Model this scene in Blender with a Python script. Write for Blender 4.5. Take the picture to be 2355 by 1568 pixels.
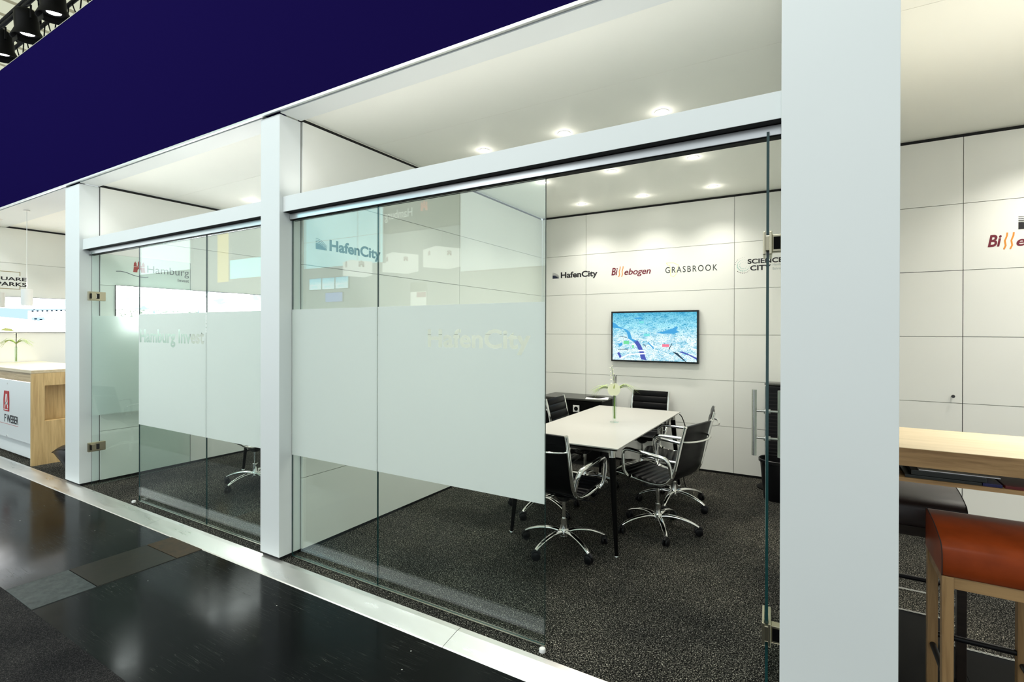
import bpy, bmesh, math, random
from mathutils import Vector, Matrix, noise
for o in list(bpy.data.objects): bpy.data.objects.remove(o, do_unlink=True)
SC = bpy.context.scene
COL = SC.collection
R = math.radians
random.seed(7)

# ------------------------------------------------------------------ camera
W_, H_ = 2355.0, 1568.0
CAMZ = 1.5583
def make_camera():
    yaw, pitch, roll = .5368, -.0021, .0023
    fw = Vector((-math.sin(yaw), math.cos(yaw), 0)); rt = Vector((math.cos(yaw), math.sin(yaw), 0)); up = Vector((0, 0, 1))
    c, s = math.cos(pitch), math.sin(pitch)
    fw2 = c*fw + s*up; up2 = -s*fw + c*up
    c, s = math.cos(roll), math.sin(roll)
    rt3 = c*rt + s*up2; up3 = -s*rt + c*up2
    m = Matrix((rt3, up3, -fw2)).transposed().to_4x4()
    m.translation = Vector((0, 0, CAMZ))
    cd = bpy.data.cameras.new('camera'); cd.sensor_fit = 'HORIZONTAL'; cd.sensor_width = 36
    cd.lens = 1165.96/W_*36; cd.shift_y = -(H_/2 - 764.3)/W_; cd.clip_start = .05; cd.clip_end = 200
    co = bpy.data.objects.new('camera', cd); COL.objects.link(co); co.matrix_world = m
    SC.camera = co
make_camera()
# ------------------------------------------------------------------ world, hall lamps, exposure
wd = bpy.data.worlds.new('hall_air'); SC.world = wd; wd.use_nodes = True
bg = wd.node_tree.nodes['Background']; bg.inputs[0].default_value = (.86, .93, .96, 1); bg.inputs[1].default_value = .80
SC.view_settings.view_transform = 'Standard'; SC.view_settings.look = 'None'
SC.view_settings.gamma = 1; SC.view_settings.use_curve_mapping = False; SC.view_settings.exposure = 0.12
def area_light(name, loc, target, size, energy, color=(1, 1, 1)):
    l = bpy.data.lights.new(name, 'AREA'); l.shape = 'RECTANGLE'; l.size, l.size_y = size; l.energy = energy; l.color = color
    o = bpy.data.objects.new(name, l); COL.objects.link(o); o.location = loc
    d = Vector(target) - Vector(loc); o.rotation_euler = d.to_track_quat('-Z', 'Y').to_euler()
    return o
# bright hall lighting bays high above the aisle
area_light('hall_light', (-2.5, -3.2, 8.6), (-2.5, 2.1, 1.2), (9, 1.2), 330, (.93, .98, 1))
area_light('hall_light', (-9.5, -3.4, 8.6), (-9, 2.1, 1.2), (6, 1.2), 220, (.93, .98, 1))

# ------------------------------------------------------------------ materials
def nt(m): return m.node_tree.nodes, m.node_tree.links
def mat(name, col, rough=.5, metal=0, spec=.5, emit=None, estr=0, coat=0, sheen=0):
    m = bpy.data.materials.new(name); m.use_nodes = True
    b = m.node_tree.nodes['Principled BSDF']
    b.inputs['Base Color'].default_value = (*col, 1); b.inputs['Roughness'].default_value = rough
    b.inputs['Metallic'].default_value = metal; b.inputs['Specular IOR Level'].default_value = spec
    b.inputs['Coat Weight'].default_value = coat; b.inputs['Sheen Weight'].default_value = sheen
    if emit: b.inputs['Emission Color'].default_value = (*emit, 1); b.inputs['Emission Strength'].default_value = estr
    return m
def ramp(N, stops):
    r = N.new('ShaderNodeValToRGB')
    while len(r.color_ramp.elements) > 1: r.color_ramp.elements.remove(r.color_ramp.elements[-1])
    e = r.color_ramp.elements[0]; e.position = stops[0][0]; e.color = (*stops[0][1], 1)
    for p, c in stops[1:]:
        e = r.color_ramp.elements.new(p); e.color = (*c, 1)
    return r
def coords(N, L, scale=(1, 1, 1)):
    t = N.new('ShaderNodeTexCoord'); mp = N.new('ShaderNodeMapping'); mp.inputs['Scale'].default_value = scale
    L.new(t.outputs['Object'], mp.inputs['Vector']); return mp.outputs['Vector']
def noisetex(N, L, vec, scale, detail=4, rough=.5, dist=0):
    n = N.new('ShaderNodeTexNoise'); n.inputs['Scale'].default_value = scale; n.inputs['Detail'].default_value = detail
    n.inputs['Roughness'].default_value = rough; n.inputs['Distortion'].default_value = dist
    L.new(vec, n.inputs['Vector']); return n
def mixc(N, L, fac, a, b, mode='MIX'):
    m = N.new('ShaderNodeMix'); m.data_type = 'RGBA'; m.blend_type = mode
    for s, v in ((m.inputs[0], fac), (m.inputs[6], a), (m.inputs[7], b)):
        if hasattr(v, 'links') or hasattr(v, 'is_linked'): L.new(v, s)
        elif isinstance(v, (int, float)): s.default_value = v
        else: s.default_value = (*v, 1)
    return m.outputs[2]
def bump(N, L, h, b, strength, dist=.002):
    bn = N.new('ShaderNodeBump'); bn.inputs['Strength'].default_value = strength; bn.inputs['Distance'].default_value = dist
    L.new(h, bn.inputs['Height']); L.new(bn.outputs[0], b.inputs['Normal'])

M = {}
def mk_laminate(name, col, rough=.42):
    m = mat(name, col, rough); N, L = nt(m); b = N['Principled BSDF']
    v = coords(N, L); n = noisetex(N, L, v, 1.3, 3)
    r = ramp(N, [(.3, tuple(c*.975 for c in col)), (.7, col)]); L.new(n.outputs[0], r.inputs[0]); L.new(r.outputs[0], b.inputs['Base Color'])
    n2 = noisetex(N, L, coords(N, L, (1, 1, 14)), 60, 3); bump(N, L, n2.outputs[0], b, .05, .001)
    return m
M['panel'] = mk_laminate('white_laminate_panel', (.87, .88, .835))
M['column'] = mk_laminate('cool_white_laminate', (.79, .83, .82), .38)
M['ceil'] = mk_laminate('ceiling_white', (.94, .95, .885), .6)
M['gap'] = mat('dark_joint', (.01, .01, .01), .8)
M['joint'] = mat('grey_joint', (.22, .225, .20), .8)
M['black'] = mat('black_satin', (.0025, .0025, .0025), .5, spec=.06)
M['blackplastic'] = mat('black_plastic', (.006, .006, .007), .35, spec=.25)
M['blackgloss'] = mat('black_gloss', (.006, .006, .008), .12)
M['chrome'] = mat('chrome', (.82, .82, .8), .09, 1)
M['steel'] = mat('brushed_steel', (.50, .49, .46), .24, 1)
M['brass'] = mat('hinge_metal', (.50, .46, .33), .3, 1)
M['alu'] = mat('aluminium_profile', (.78, .80, .80), .32, 1)
M['white'] = mat('white_plastic', (.82, .82, .8), .4)
M['ink'] = mat('black_lettering', (.008, .007, .010), .6)
M['ink2'] = mat('dark_green_lettering', (.02, .03, .025), .6)
M['navyink'] = mat('navy_lettering', (.012, .02, .05), .6)
M['greyink'] = mat('grey_lettering', (.45, .5, .5), .6)
M['wine'] = mat('wine_red_lettering', (.16, .008, .025), .6)
M['orange'] = mat('orange_lettering', (.75, .28, .03), .6)
M['yellow'] = mat('pale_yellow_line', (.82, .84, .35), .6)
M['gold'] = mat('gold_line', (.30, .22, .07), .5)
M['redlogo'] = mat('red_logo', (.45, .02, .02), .5)
M['mintdot'] = mat('mint_dots', (.42, .62, .56), .6)
M['tabletop'] = mat('white_tabletop', (.44, .43, .395), .35)
M['knob'] = mat('dark_knob', (.08, .08, .08), .3, .8)

def mk_fascia():
    m = mat('dark_blue_fabric', (.0125, .008, .085), 1); N, L = nt(m); b = N['Principled BSDF']
    n = noisetex(N, L, coords(N, L, (1, 1, 1)), 420, 2)
    r = ramp(N, [(.3, (.0062, .0034, .042)), (.7, (.0085, .0048, .057))]); L.new(n.outputs[0], r.inputs[0]); L.new(r.outputs[0], b.inputs['Base Color'])
    bump(N, L, n.outputs[0], b, .2, .001)
    b.inputs['Specular IOR Level'].default_value = 0; b.inputs['Roughness'].default_value = 1
    return m
M['fascia'] = mk_fascia()
def mk_carpet(name, lo, mid, hi, scale, big=.9, t=(.44, .56, .66)):
    m = mat(name, mid, 1, spec=.05); N, L = nt(m); b = N['Principled BSDF']
    v = coords(N, L); n = noisetex(N, L, v, scale, 3, .7, .6)
    r = ramp(N, [(t[0], lo), (t[1], mid), (t[2], hi)]); L.new(n.outputs[0], r.inputs[0])
    nb = noisetex(N, L, v, big, 4); rb = ramp(N, [(.35, (.6, .6, .6)), (.65, (1.15, 1.12, 1.05))]); L.new(nb.outputs[0], rb.inputs[0])
    L.new(mixc(N, L, 1.0, r.outputs[0], rb.outputs[0], 'MULTIPLY'), b.inputs['Base Color'])
    bump(N, L, n.outputs[0], b, .8, .006)
    return m
M['carpet'] = mk_carpet('charcoal_speckled_carpet', (.002, .002, .002), (.022, .023, .022), (.62, .60, .53), 170, 1.6, (.43, .55, .68))
M['aislecarpet'] = mk_carpet('grey_aisle_carpet', (.016, .016, .018), (.045, .044, .046), (.13, .125, .125), 260, 2.2)
def mk_blackfloor():
    m = mat('scuffed_black_floor', (.006, .007, .008), .22, spec=.06); N, L = nt(m); b = N['Principled BSDF']
    v = coords(N, L)
    sm = noisetex(N, L, v, 2.2, 6, .6, .4)
    rr = ramp(N, [(.3, (.10,)*3), (.7, (.20,)*3)]); L.new(sm.outputs[0], rr.inputs[0])
    # thin scratches: stretched noise in two directions
    out = None
    for ang, sc in ((.5, 3.0), (-.9, 2.2), (1.6, 2.6)):
        mp = N.new('ShaderNodeMapping'); mp.inputs['Rotation'].default_value = (0, 0, ang); mp.inputs['Scale'].default_value = (sc*.22, sc*9, 1)
        t = N.new('ShaderNodeTexCoord'); L.new(t.outputs['Object'], mp.inputs['Vector'])
        n = noisetex(N, L, mp.outputs[0], 3.0, 2, .5, .25)
        r = ramp(N, [(.4965, (0,)*3), (.5, (1,)*3), (.5035, (0,)*3)]); L.new(n.outputs[0], r.inputs[0])
        g = noisetex(N, L, v, 1.7+ang, 2); gr = ramp(N, [(.52, (0,)*3), (.62, (1,)*3)]); L.new(g.outputs[0], gr.inputs[0])
        o = mixc(N, L, 1.0, r.outputs[0], gr.outputs[0], 'MULTIPLY')
        out = o if out is None else mixc(N, L, 1.0, out, o, 'ADD')
    vo = N.new('ShaderNodeTexVoronoi'); vo.inputs['Scale'].default_value = 7.0; L.new(v, vo.inputs['Vector'])
    vr = ramp(N, [(.0, (1,)*3), (.022, (1,)*3), (.03, (0,)*3)]); L.new(vo.outputs['Distance'], vr.inputs[0])
    base = mixc(N, L, sm.outputs[0], (.0015, .002, .0025), (.005, .006, .0065))
    c1 = mixc(N, L, out, base, (.065, .07, .06))
    c2 = mixc(N, L, vr.outputs[0], c1, (.5, .5, .46))
    L.new(c2, b.inputs['Base Color'])
    ro = mixc(N, L, out, rr.outputs[0], (.5,)*3); L.new(ro, b.inputs['Roughness'])
    return m
M['blackfloor'] = mk_blackfloor()
def mk_plate(name, col, rough):
    m = mat(name, col, rough, spec=.12); N, L = nt(m); b = N['Principled BSDF']
    n = noisetex(N, L, coords(N, L, (1, 1, 1)), 26, 6, .65); r = ramp(N, [(.3, tuple(c*.6 for c in col)), (.7, tuple(c*1.5 for c in col))])
    L.new(n.outputs[0], r.inputs[0]); L.new(r.outputs[0], b.inputs['Base Color']); bump(N, L, n.outputs[0], b, .15, .001)
    return m
M['plate_brown'] = mk_plate('brown_floor_tape', (.034, .018, .005), .4)
M['plate_dark'] = mk_plate('dark_floor_tape', (.010, .007, .003), .34)
M['plate_grey'] = mk_plate('grey_ribbed_floor_tape', (.045, .055, .055), .42)
def mk_wood(name, c1, c2, axis=0, rough=.45):
    m = mat(name, c1, rough); N, L = nt(m); b = N['Principled BSDF']
    s = [38, 38, 38]; s[axis] = 2.2
    n = noisetex(N, L, coords(N, L, tuple(s)), 1.0, 7, .62, .5)
    r = ramp(N, [(.3, c2), (.55, c1), (.8, tuple(min(1, c*1.15) for c in c1))]); L.new(n.outputs[0], r.inputs[0])
    L.new(r.outputs[0], b.inputs['Base Color']); bump(N, L, n.outputs[0], b, .12, .001)
    return m
M['oak_x'] = mk_wood('light_oak_along', (.56, .42, .24), (.36, .24, .12), 0)
M['oak_z'] = mk_wood('light_oak_upright', (.64, .46, .22), (.46, .30, .13), 2)
M['oak_top'] = mk_wood('pale_oak_top', (.64, .53, .36), (.55, .45, .28), 0, .4)
M['stoolwood'] = mk_wood('stool_oak', (.36, .22, .095), (.20, .11, .04), 2)
M['stoolwood_x'] = mk_wood('stool_oak_rail', (.36, .22, .095), (.20, .11, .04), 0)
def mk_leather(name, col, rough=.42, sc=240):
    m = mat(name, col, rough, spec=.13); N, L = nt(m); b = N['Principled BSDF']
    n = noisetex(N, L, coords(N, L), sc, 3, .6); bump(N, L, n.outputs[0], b, .22, .001)
    n2 = noisetex(N, L, coords(N, L), 9, 3); r = ramp(N, [(.3, tuple(c*.8 for c in col)), (.7, tuple(c*1.15 for c in col))]); L.new(n2.outputs[0], r.inputs[0]); L.new(r.outputs[0], b.inputs['Base Color'])
    return m
M['leather'] = mk_leather('black_leather', (.003, .003, .0035), .36)
M['redleather'] = mk_leather('rust_brown_leather', (.22, .036, .007), .38)
M['darkleather'] = mk_leather('dark_oxblood_leather', (.018, .008, .008), .42); M['darkleather'].node_tree.nodes['Principled BSDF'].inputs['Specular IOR Level'].default_value = .8
def mk_alu_ramp():
    m = mat('brushed_aluminium_ramp', (.80, .78, .76), .34, .9); N, L = nt(m); b = N['Principled BSDF']
    n = noisetex(N, L, coords(N, L, (1.4, 9, 1)), 1.4, 5, .6, .3); r = ramp(N, [(.3, (.24,)*3), (.7, (.42,)*3)]); L.new(n.outputs[0], r.inputs[0]); L.new(r.outputs[0], b.inputs['Roughness'])
    n2 = noisetex(N, L, coords(N, L, (1, 1, 1)), 14, 5); bump(N, L, n2.outputs[0], b, .05, .002)
    return m
M['ramp'] = mk_alu_ramp()
def mk_glass(name, tint=(.93, .975, .955), refl=1.0):
    m = bpy.data.materials.new(name); m.use_nodes = True; N, L = nt(m); N.clear()
    out = N.new('ShaderNodeOutputMaterial'); mix = N.new('ShaderNodeMixShader'); tr = N.new('ShaderNodeBsdfTransparent'); gl = N.new('ShaderNodeBsdfGlossy'); fr = N.new('ShaderNodeFresnel')
    tr.inputs[0].default_value = (*tint, 1); gl.inputs['Roughness'].default_value = 0.0; gl.inputs[0].default_value = (.95, 1, 1, 1); geo = N.new('ShaderNodeNewGeometry'); im = N.new('ShaderNodeMapRange'); im.inputs[3].default_value = 1.5; im.inputs[4].default_value = 1/1.5
    L.new(geo.outputs['Backfacing'], im.inputs[0]); L.new(im.outputs[0], fr.inputs[0])
    L.new(fr.outputs[0], mix.inputs[0]); L.new(tr.outputs[0], mix.inputs[1]); L.new(gl.outputs[0], mix.inputs[2]); L.new(mix.outputs[0], out.inputs[0])
    return m
M['glass'] = mk_glass('clear_glass')
M['glassedge'] = mat('green_glass_edge', (.01, .045, .045), .15, spec=.6)
def mk_frost():
    m = bpy.data.materials.new('frosted_film'); m.use_nodes = True; N, L = nt(m); N.clear()
    out = N.new('ShaderNodeOutputMaterial'); mix = N.new('ShaderNodeMixShader'); a = N.new('ShaderNodeBsdfDiffuse'); t = N.new('ShaderNodeBsdfTranslucent')
    a.inputs[0].default_value = (.80, .86, .84, 1); t.inputs[0].default_value = (.84, .90, .88, 1); mix.inputs[0].default_value = .45
    L.new(a.outputs[0], mix.inputs[1]); L.new(t.outputs[0], mix.inputs[2]); L.new(mix.outputs[0], out.inputs[0])
    return m
M['frost'] = mk_frost()
def mk_emit(name, col, s=1.0):
    m = bpy.data.materials.new(name); m.use_nodes = True; N, L = nt(m); N.clear()
    out = N.new('ShaderNodeOutputMaterial'); e = N.new('ShaderNodeEmission'); e.inputs[0].default_value = (*col, 1); e.inputs[1].default_value = s
    L.new(e.outputs[0], out.inputs[0]); return m
M['lamp'] = mk_emit('lamp_glow', (1, .97, .9), 30)
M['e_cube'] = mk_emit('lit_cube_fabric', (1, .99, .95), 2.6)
M['striplight'] = mk_emit('strip_and_fill_light', (1, 1, 1), 2.2)
M['e_blue'] = mk_emit('image_river_blue', (.07, .38, .72), 1)
M['e_navy'] = mk_emit('image_river_navy', (.08, .11, .45), 1)
M['e_green'] = mk_emit('image_green', (.18, .72, .35), 1)
M['e_pink'] = mk_emit('image_pink', (.9, .22, .32), 1)
M['e_cyan'] = mk_emit('image_cyan', (.2, .75, .75), 1)
M['e_white'] = mk_emit('image_white', (1, 1, 1), 8)
M['e_dark'] = mk_emit('image_dark', (.03, .06, .09), 1)
M['e_pale'] = mk_emit('image_pale_blue', (.55, .78, .92), 1.1)
M['e_sky'] = mk_emit('image_sky', (.62, .9, 1), 1.6)
M['e_olive'] = mk_emit('image_olive', (.55, .6, .2), 1)
def mk_city(name='aerial_city_image', strength=1.05):
    m = bpy.data.materials.new(name); m.use_nodes = True; N, L = nt(m); N.clear()
    out = N.new('ShaderNodeOutputMaterial'); e = N.new('ShaderNodeEmission'); L.new(e.outputs[0], out.inputs[0])
    v = coords(N, L, (1, 1, 1.9)); n = noisetex(N, L, v, 62, 6, .8, .6)
    r = ramp(N, [(.34, (.01, .08, .13)), (.43, (.16, .48, .58)), (.49, (.62, .88, .94)), (.56, (.95, 1, 1))]); L.new(n.outputs[0], r.inputs[0])
    vo = N.new('ShaderNodeTexVoronoi'); vo.feature = 'DISTANCE_TO_EDGE'; vo.inputs['Scale'].default_value = 17; L.new(coords(N, L, (1, 1, 2.4)), vo.inputs['Vector'])
    vr = ramp(N, [(.02, (1, 1, 1)), (.05, (0, 0, 0))]); L.new(vo.outputs['Distance'], vr.inputs[0])
    big = noisetex(N, L, coords(N, L, (1, 1, 2.2)), 9, 3); br = ramp(N, [(.4, (.45, .72, .85)), (.55, (1, 1, 1))]); L.new(big.outputs[0], br.inputs[0])
    c0 = mixc(N, L, 1.0, r.outputs[0], br.outputs[0], 'MULTIPLY'); c0 = mixc(N, L, vr.outputs[0], c0, (.85, .95, 1))
    sx = N.new('ShaderNodeSeparateXYZ'); t = N.new('ShaderNodeTexCoord'); L.new(t.outputs['Generated'], sx.inputs[0])
    g = ramp(N, [(.45, (1, 1, 1)), (.72, (.50, .85, .95)), (1, (.16, .56, .74))]); L.new(sx.outputs[2], g.inputs[0])
    L.new(mixc(N, L, 1.0, c0, g.outputs[0], 'MULTIPLY'), e.inputs[0]); e.inputs[1].default_value = strength
    return m
M['city'] = mk_city(); M['citybright'] = mk_city('bright_screen_image', 4)
def mk_skyline():
    m = bpy.data.materials.new('skyline_image'); m.use_nodes = True; N, L = nt(m); N.clear()
    out = N.new('ShaderNodeOutputMaterial'); e = N.new('ShaderNodeEmission'); L.new(e.outputs[0], out.inputs[0])
    v = coords(N, L, (1, 1, 2.6)); n = noisetex(N, L, v, 26, 6, .75, .8)
    r = ramp(N, [(.40, (.015, .024, .02)), (.46, (.08, .085, .06)), (.52, (.4, .4, .4))]); L.new(n.outputs[0], r.inputs[0])
    cl = noisetex(N, L, coords(N, L, (1, 1, 3)), 2.4, 4, .6); cr = ramp(N, [(.36, (.085, .10, .11)), (.5, (1, 1, 1))]); L.new(cl.outputs[0], cr.inputs[0])
    sx = N.new('ShaderNodeSeparateXYZ'); t = N.new('ShaderNodeTexCoord'); L.new(t.outputs['Generated'], sx.inputs[0])
    hz = ramp(N, [(.50, (0,)*3), (.515, (1,)*3)]); L.new(sx.outputs[2], hz.inputs[0])
    L.new(mixc(N, L, hz.outputs[0], r.outputs[0], cr.outputs[0]), e.inputs[0]); e.inputs[1].default_value = 12
    return m
M['skyline'] = mk_skyline()
def mk_rib():
    m = mat('ribbed_hall_ceiling', (.7, .66, .5), .7, emit=(1, .92, .62), estr=0); N, L = nt(m); b = N['Principled BSDF']
    w = N.new('ShaderNodeTexWave'); w.wave_type = 'BANDS'; w.bands_direction = 'X'; w.inputs['Scale'].default_value = .3; L.new(coords(N, L), w.inputs['Vector'])
    r = ramp(N, [(.06, (.42, .37, .22)), (.12, (.96, .92, .66))]); L.new(w.outputs[0], r.inputs[0]); L.new(r.outputs[0], b.inputs['Base Color'])
    return m
M['rib'] = mk_rib()
M['petal'] = mat('cream_petal', (.90, .93, .68), .4)
M['stem'] = mat('green_stem', (.16, .26, .04), .45)
M['leaf'] = mat('pale_grass_leaf', (.42, .55, .16), .5)
M['spadix'] = mat('yellow_green_spadix', (.42, .5, .06), .5)
M['vaseglass'] = mk_glass('vase_glass', (.95, .98, .95))
M['paper'] = mat('white_paper', (.85, .85, .83), .6)
M['magdark'] = mat('dark_magazine_cover', (.02, .022, .02), .2)
M['magblue'] = mat('blue_magazine_cover', (.012, .012, .06), .25)
M['magred'] = mat('red_magazine_cover', (.08, .006, .006), .3)
M['softsteel'] = mat('matt_steel_sheet', (.82, .86, .86), .38, .2)

# ------------------------------------------------------------------ mesh helpers
class MB:
    def __init__(s): s.v = []; s.f = []; s.m = []; s.sm = []
    def add(s, vs, fs, mi=0, smooth=False):
        o = len(s.v); s.v += [tuple(v) for v in vs]
        for f in fs: s.f.append(tuple(i+o for i in f)); s.m.append(mi); s.sm.append(smooth)
        return s
    def box(s, a, b, mi=0, T=None):
        x0, y0, z0 = (min(a[i], b[i]) for i in range(3)); x1, y1, z1 = (max(a[i], b[i]) for i in range(3))
        vs = [(x0, y0, z0), (x1, y0, z0), (x1, y1, z0), (x0, y1, z0), (x0, y0, z1), (x1, y0, z1), (x1, y1, z1), (x0, y1, z1)]
        if T: vs = [tuple(T @ Vector(v)) for v in vs]
        return s.add(vs, [(0, 3, 2, 1), (4, 5, 6, 7), (0, 1, 5, 4), (1, 2, 6, 5), (2, 3, 7, 6), (3, 0, 4, 7)], mi)
    def tube(s, pts, r, n=10, mi=0, flat=1.0, caps=True, up=Vector((0, 0, 1))):
        pts = [Vector(p) for p in pts]; rs = r if isinstance(r, (list, tuple)) else [r]*len(pts)
        vs = []; fs = []
        prev = None
        for i, p in enumerate(pts):
            t = (pts[min(i+1, len(pts)-1)] - pts[max(i-1, 0)]).normalized()
            if prev is None:
                a = t.cross(up)
                if a.length < .05: a = t.cross(Vector((1, 0, 0)))
            else: a = prev - t*prev.dot(t)
            a.normalize(); prev = a; b = t.cross(a)
            for k in range(n):
                w = 2*math.pi*k/n; vs.append(p + a*math.cos(w)*rs[i] + b*math.sin(w)*rs[i]*flat)
        for i in range(len(pts)-1):
            for k in range(n):
                k2 = (k+1) % n; fs.append((i*n+k, i*n+k2, (i+1)*n+k2, (i+1)*n+k))
        s.add(vs, fs, mi, True)
        if caps:
            s.add(vs[:n], [tuple(range(n))[::-1]], mi); s.add(vs[-n:], [tuple(range(n))], mi)
        return s
    def lathe(s, prof, n=28, mi=0, c=(0, 0, 0), T=None, smooth=True):
        P = [prof[0]]
        for i in range(1, len(prof)-1):
            (ra, za), (rb, zb), (rc, zc) = prof[i-1], prof[i], prof[i+1]
            d = abs(math.atan2(zb-za, rb-ra)-math.atan2(zc-zb, rc-rb)); d = min(d, 2*math.pi-d)
            P.append(prof[i])
            if d > R(38): P += [None, prof[i]]
        P.append(prof[-1])
        vs = []; fs = []; ring = -1; last = None
        for q in P:
            if q is None: last = None; continue
            r, z = q; ring += 1
            for k in range(n):
                w = 2*math.pi*k/n; p = Vector((c[0]+r*math.cos(w), c[1]+r*math.sin(w), c[2]+z)); vs.append(T @ p if T else p)
            if last is not None:
                for k in range(n):
                    k2 = (k+1) % n; fs.append((last*n+k, last*n+k2, ring*n+k2, ring*n+k))
            last = ring
        return s.add(vs, fs, mi, smooth)
    def prism(s, poly, ux, uy, nrm, o, d0, d1, mi=0):
        ux, uy, nrm, o = Vector(ux), Vector(uy), Vector(nrm), Vector(o); n = len(poly)
        vs = [o+ux*x+uy*y+nrm*d0 for x, y in poly]+[o+ux*x+uy*y+nrm*d1 for x, y in poly]
        fs = [tuple(range(n))[::-1], tuple(range(n, 2*n))]+[(i, (i+1) % n, n+(i+1) % n, n+i) for i in range(n)]
        return s.add(vs, fs, mi)
    def build(s, name, mats, parent=None, loc=None, bevel=0, seg=2, smooth_all=False, fixn=True):
        me = bpy.data.meshes.new(name)
        me.from_pydata([tuple(v) for v in s.v], [], s.f); me.update()
        if fixn: bm = bmesh.new(); bm.from_mesh(me); bmesh.ops.recalc_face_normals(bm, faces=bm.faces); bm.to_mesh(me); bm.free()
        for i, p in enumerate(me.polygons): p.material_index = s.m[i]; p.use_smooth = s.sm[i] or smooth_all
        for m in (mats if isinstance(mats, (list, tuple)) else [mats]): me.materials.append(M[m] if isinstance(m, str) else m)
        o = bpy.data.objects.new(name, me); COL.objects.link(o)
        if parent: o.parent = parent
        if loc: o.location = loc
        if bevel:
            bv = o.modifiers.new('bevel', 'BEVEL'); bv.width = bevel; bv.segments = seg; bv.limit_method = 'ANGLE'; bv.angle_limit = R(40); bv.harden_normals = False
        return o
def tag(o, label=None, cat=None, group=None, kind=None):
    if label: o['label'] = label
    if cat: o['category'] = cat
    if group: o['group'] = group
    if kind: o['kind'] = kind
    return o
def thing(name, label, cat, loc=(0, 0, 0), rz=0, group=None):
    o = bpy.data.objects.new(name, None); COL.objects.link(o); o.location = loc; o.rotation_euler = (0, 0, rz); o.empty_display_size = .1
    return tag(o, label, cat, group)
def struct(name, mb, mats, label=None, **k):
    o = mb.build(name, mats, **k); o['kind'] = 'structure'
    if label: o['label'] = label
    return o
def copy_tree(o, parent=None):
    c = o.copy(); COL.objects.link(c)
    if parent: c.parent = parent
    for ch in list(o.children): copy_tree(ch, c)
    return c
def catmull(pts, sub=6):
    P = [Vector(p) for p in pts]; out = []
    for i in range(len(P)-1):
        p0 = P[max(i-1, 0)]; p1 = P[i]; p2 = P[i+1]; p3 = P[min(i+2, len(P)-1)]
        for k in range(sub):
            t = k/sub; out.append(.5*((2*p1)+(p2-p0)*t+(2*p0-5*p1+4*p2-p3)*t*t+(3*p1-p0-3*p2+p3)*t**3))
    out.append(P[-1]); return out

# ---- lettering: text turned into mesh data fitted in a (width x height) box
def text_data(body, w, h, offset=0, shear=0, spacing=1.0, depth=.0008, hole=None, align='LEFT', yfit=None):
    cu = bpy.data.curves.new('t', 'FONT'); cu.body = body; cu.size = 1; cu.offset = offset; cu.shear = shear; cu.space_character = spacing; cu.resolution_u = 6
    o = bpy.data.objects.new('t', cu); COL.objects.link(o)
    bpy.context.view_layer.update(); dg = bpy.context.evaluated_depsgraph_get()
    me = bpy.data.meshes.new_from_object(o.evaluated_get(dg))
    xs = [v.co.x for v in me.vertices]; ys = [v.co.y for v in me.vertices]
    x0, x1, y0, y1 = min(xs), max(xs), min(ys), max(ys)
    sx = w/(x1-x0); sy = h/(y1-y0)
    vs = [((v.co.x-x0)*sx, (v.co.y-y0)*sy) for v in me.vertices]; fs = [tuple(p.vertices) for p in me.polygons]
    bpy.data.objects.remove(o, do_unlink=True); bpy.data.meshes.remove(me); bpy.data.curves.remove(cu)
    return vs, fs
def put_flat(mb, data, o, ux, uy, nrm, d=.0012, mi=0):
    vs, fs = data; o, ux, uy, nrm = map(Vector, (o, ux, uy, nrm))
    P = [o+ux*x+uy*y+nrm*d for x, y in vs]; mb.add(P, fs, mi)
    # side skirt so that the letters have a real thickness
    ed = {}
    for f in fs:
        for i in range(len(f)):
            a, b = f[i], f[(i+1) % len(f)]; ed.setdefault((min(a, b), max(a, b)), []).append((a, b))
    for k, l in ed.items():
        if len(l) == 1:
            a, b = l[0]; q = [P[a], P[b], P[b]-nrm*d*.9, P[a]-nrm*d*.9]; mb.add(q, [(0, 1, 2, 3)], mi)
def poly_flat(mb, poly, o, ux, uy, nrm, d=.0012, mi=0):
    mb.prism(poly, ux, uy, nrm, o, d*.1, d, mi)
def stroke(mb, pts, wd, o, ux, uy, nrm, d=.0012, mi=0):
    n = len(pts); A = []; B = []
    for i in range(n):
        x0, y0 = pts[max(i-1, 0)]; x1, y1 = pts[min(i+1, n-1)]; l = math.hypot(x1-x0, y1-y0) or 1; nx, ny = -(y1-y0)/l, (x1-x0)/l
        w = wd[i] if isinstance(wd, (list, tuple)) else wd
        A.append((pts[i][0]+nx*w/2, pts[i][1]+ny*w/2)); B.append((pts[i][0]-nx*w/2, pts[i][1]-ny*w/2))
    for i in range(n-1): poly_flat(mb, [A[i], A[i+1], B[i+1], B[i]], o, ux, uy, nrm, d, mi)
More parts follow.
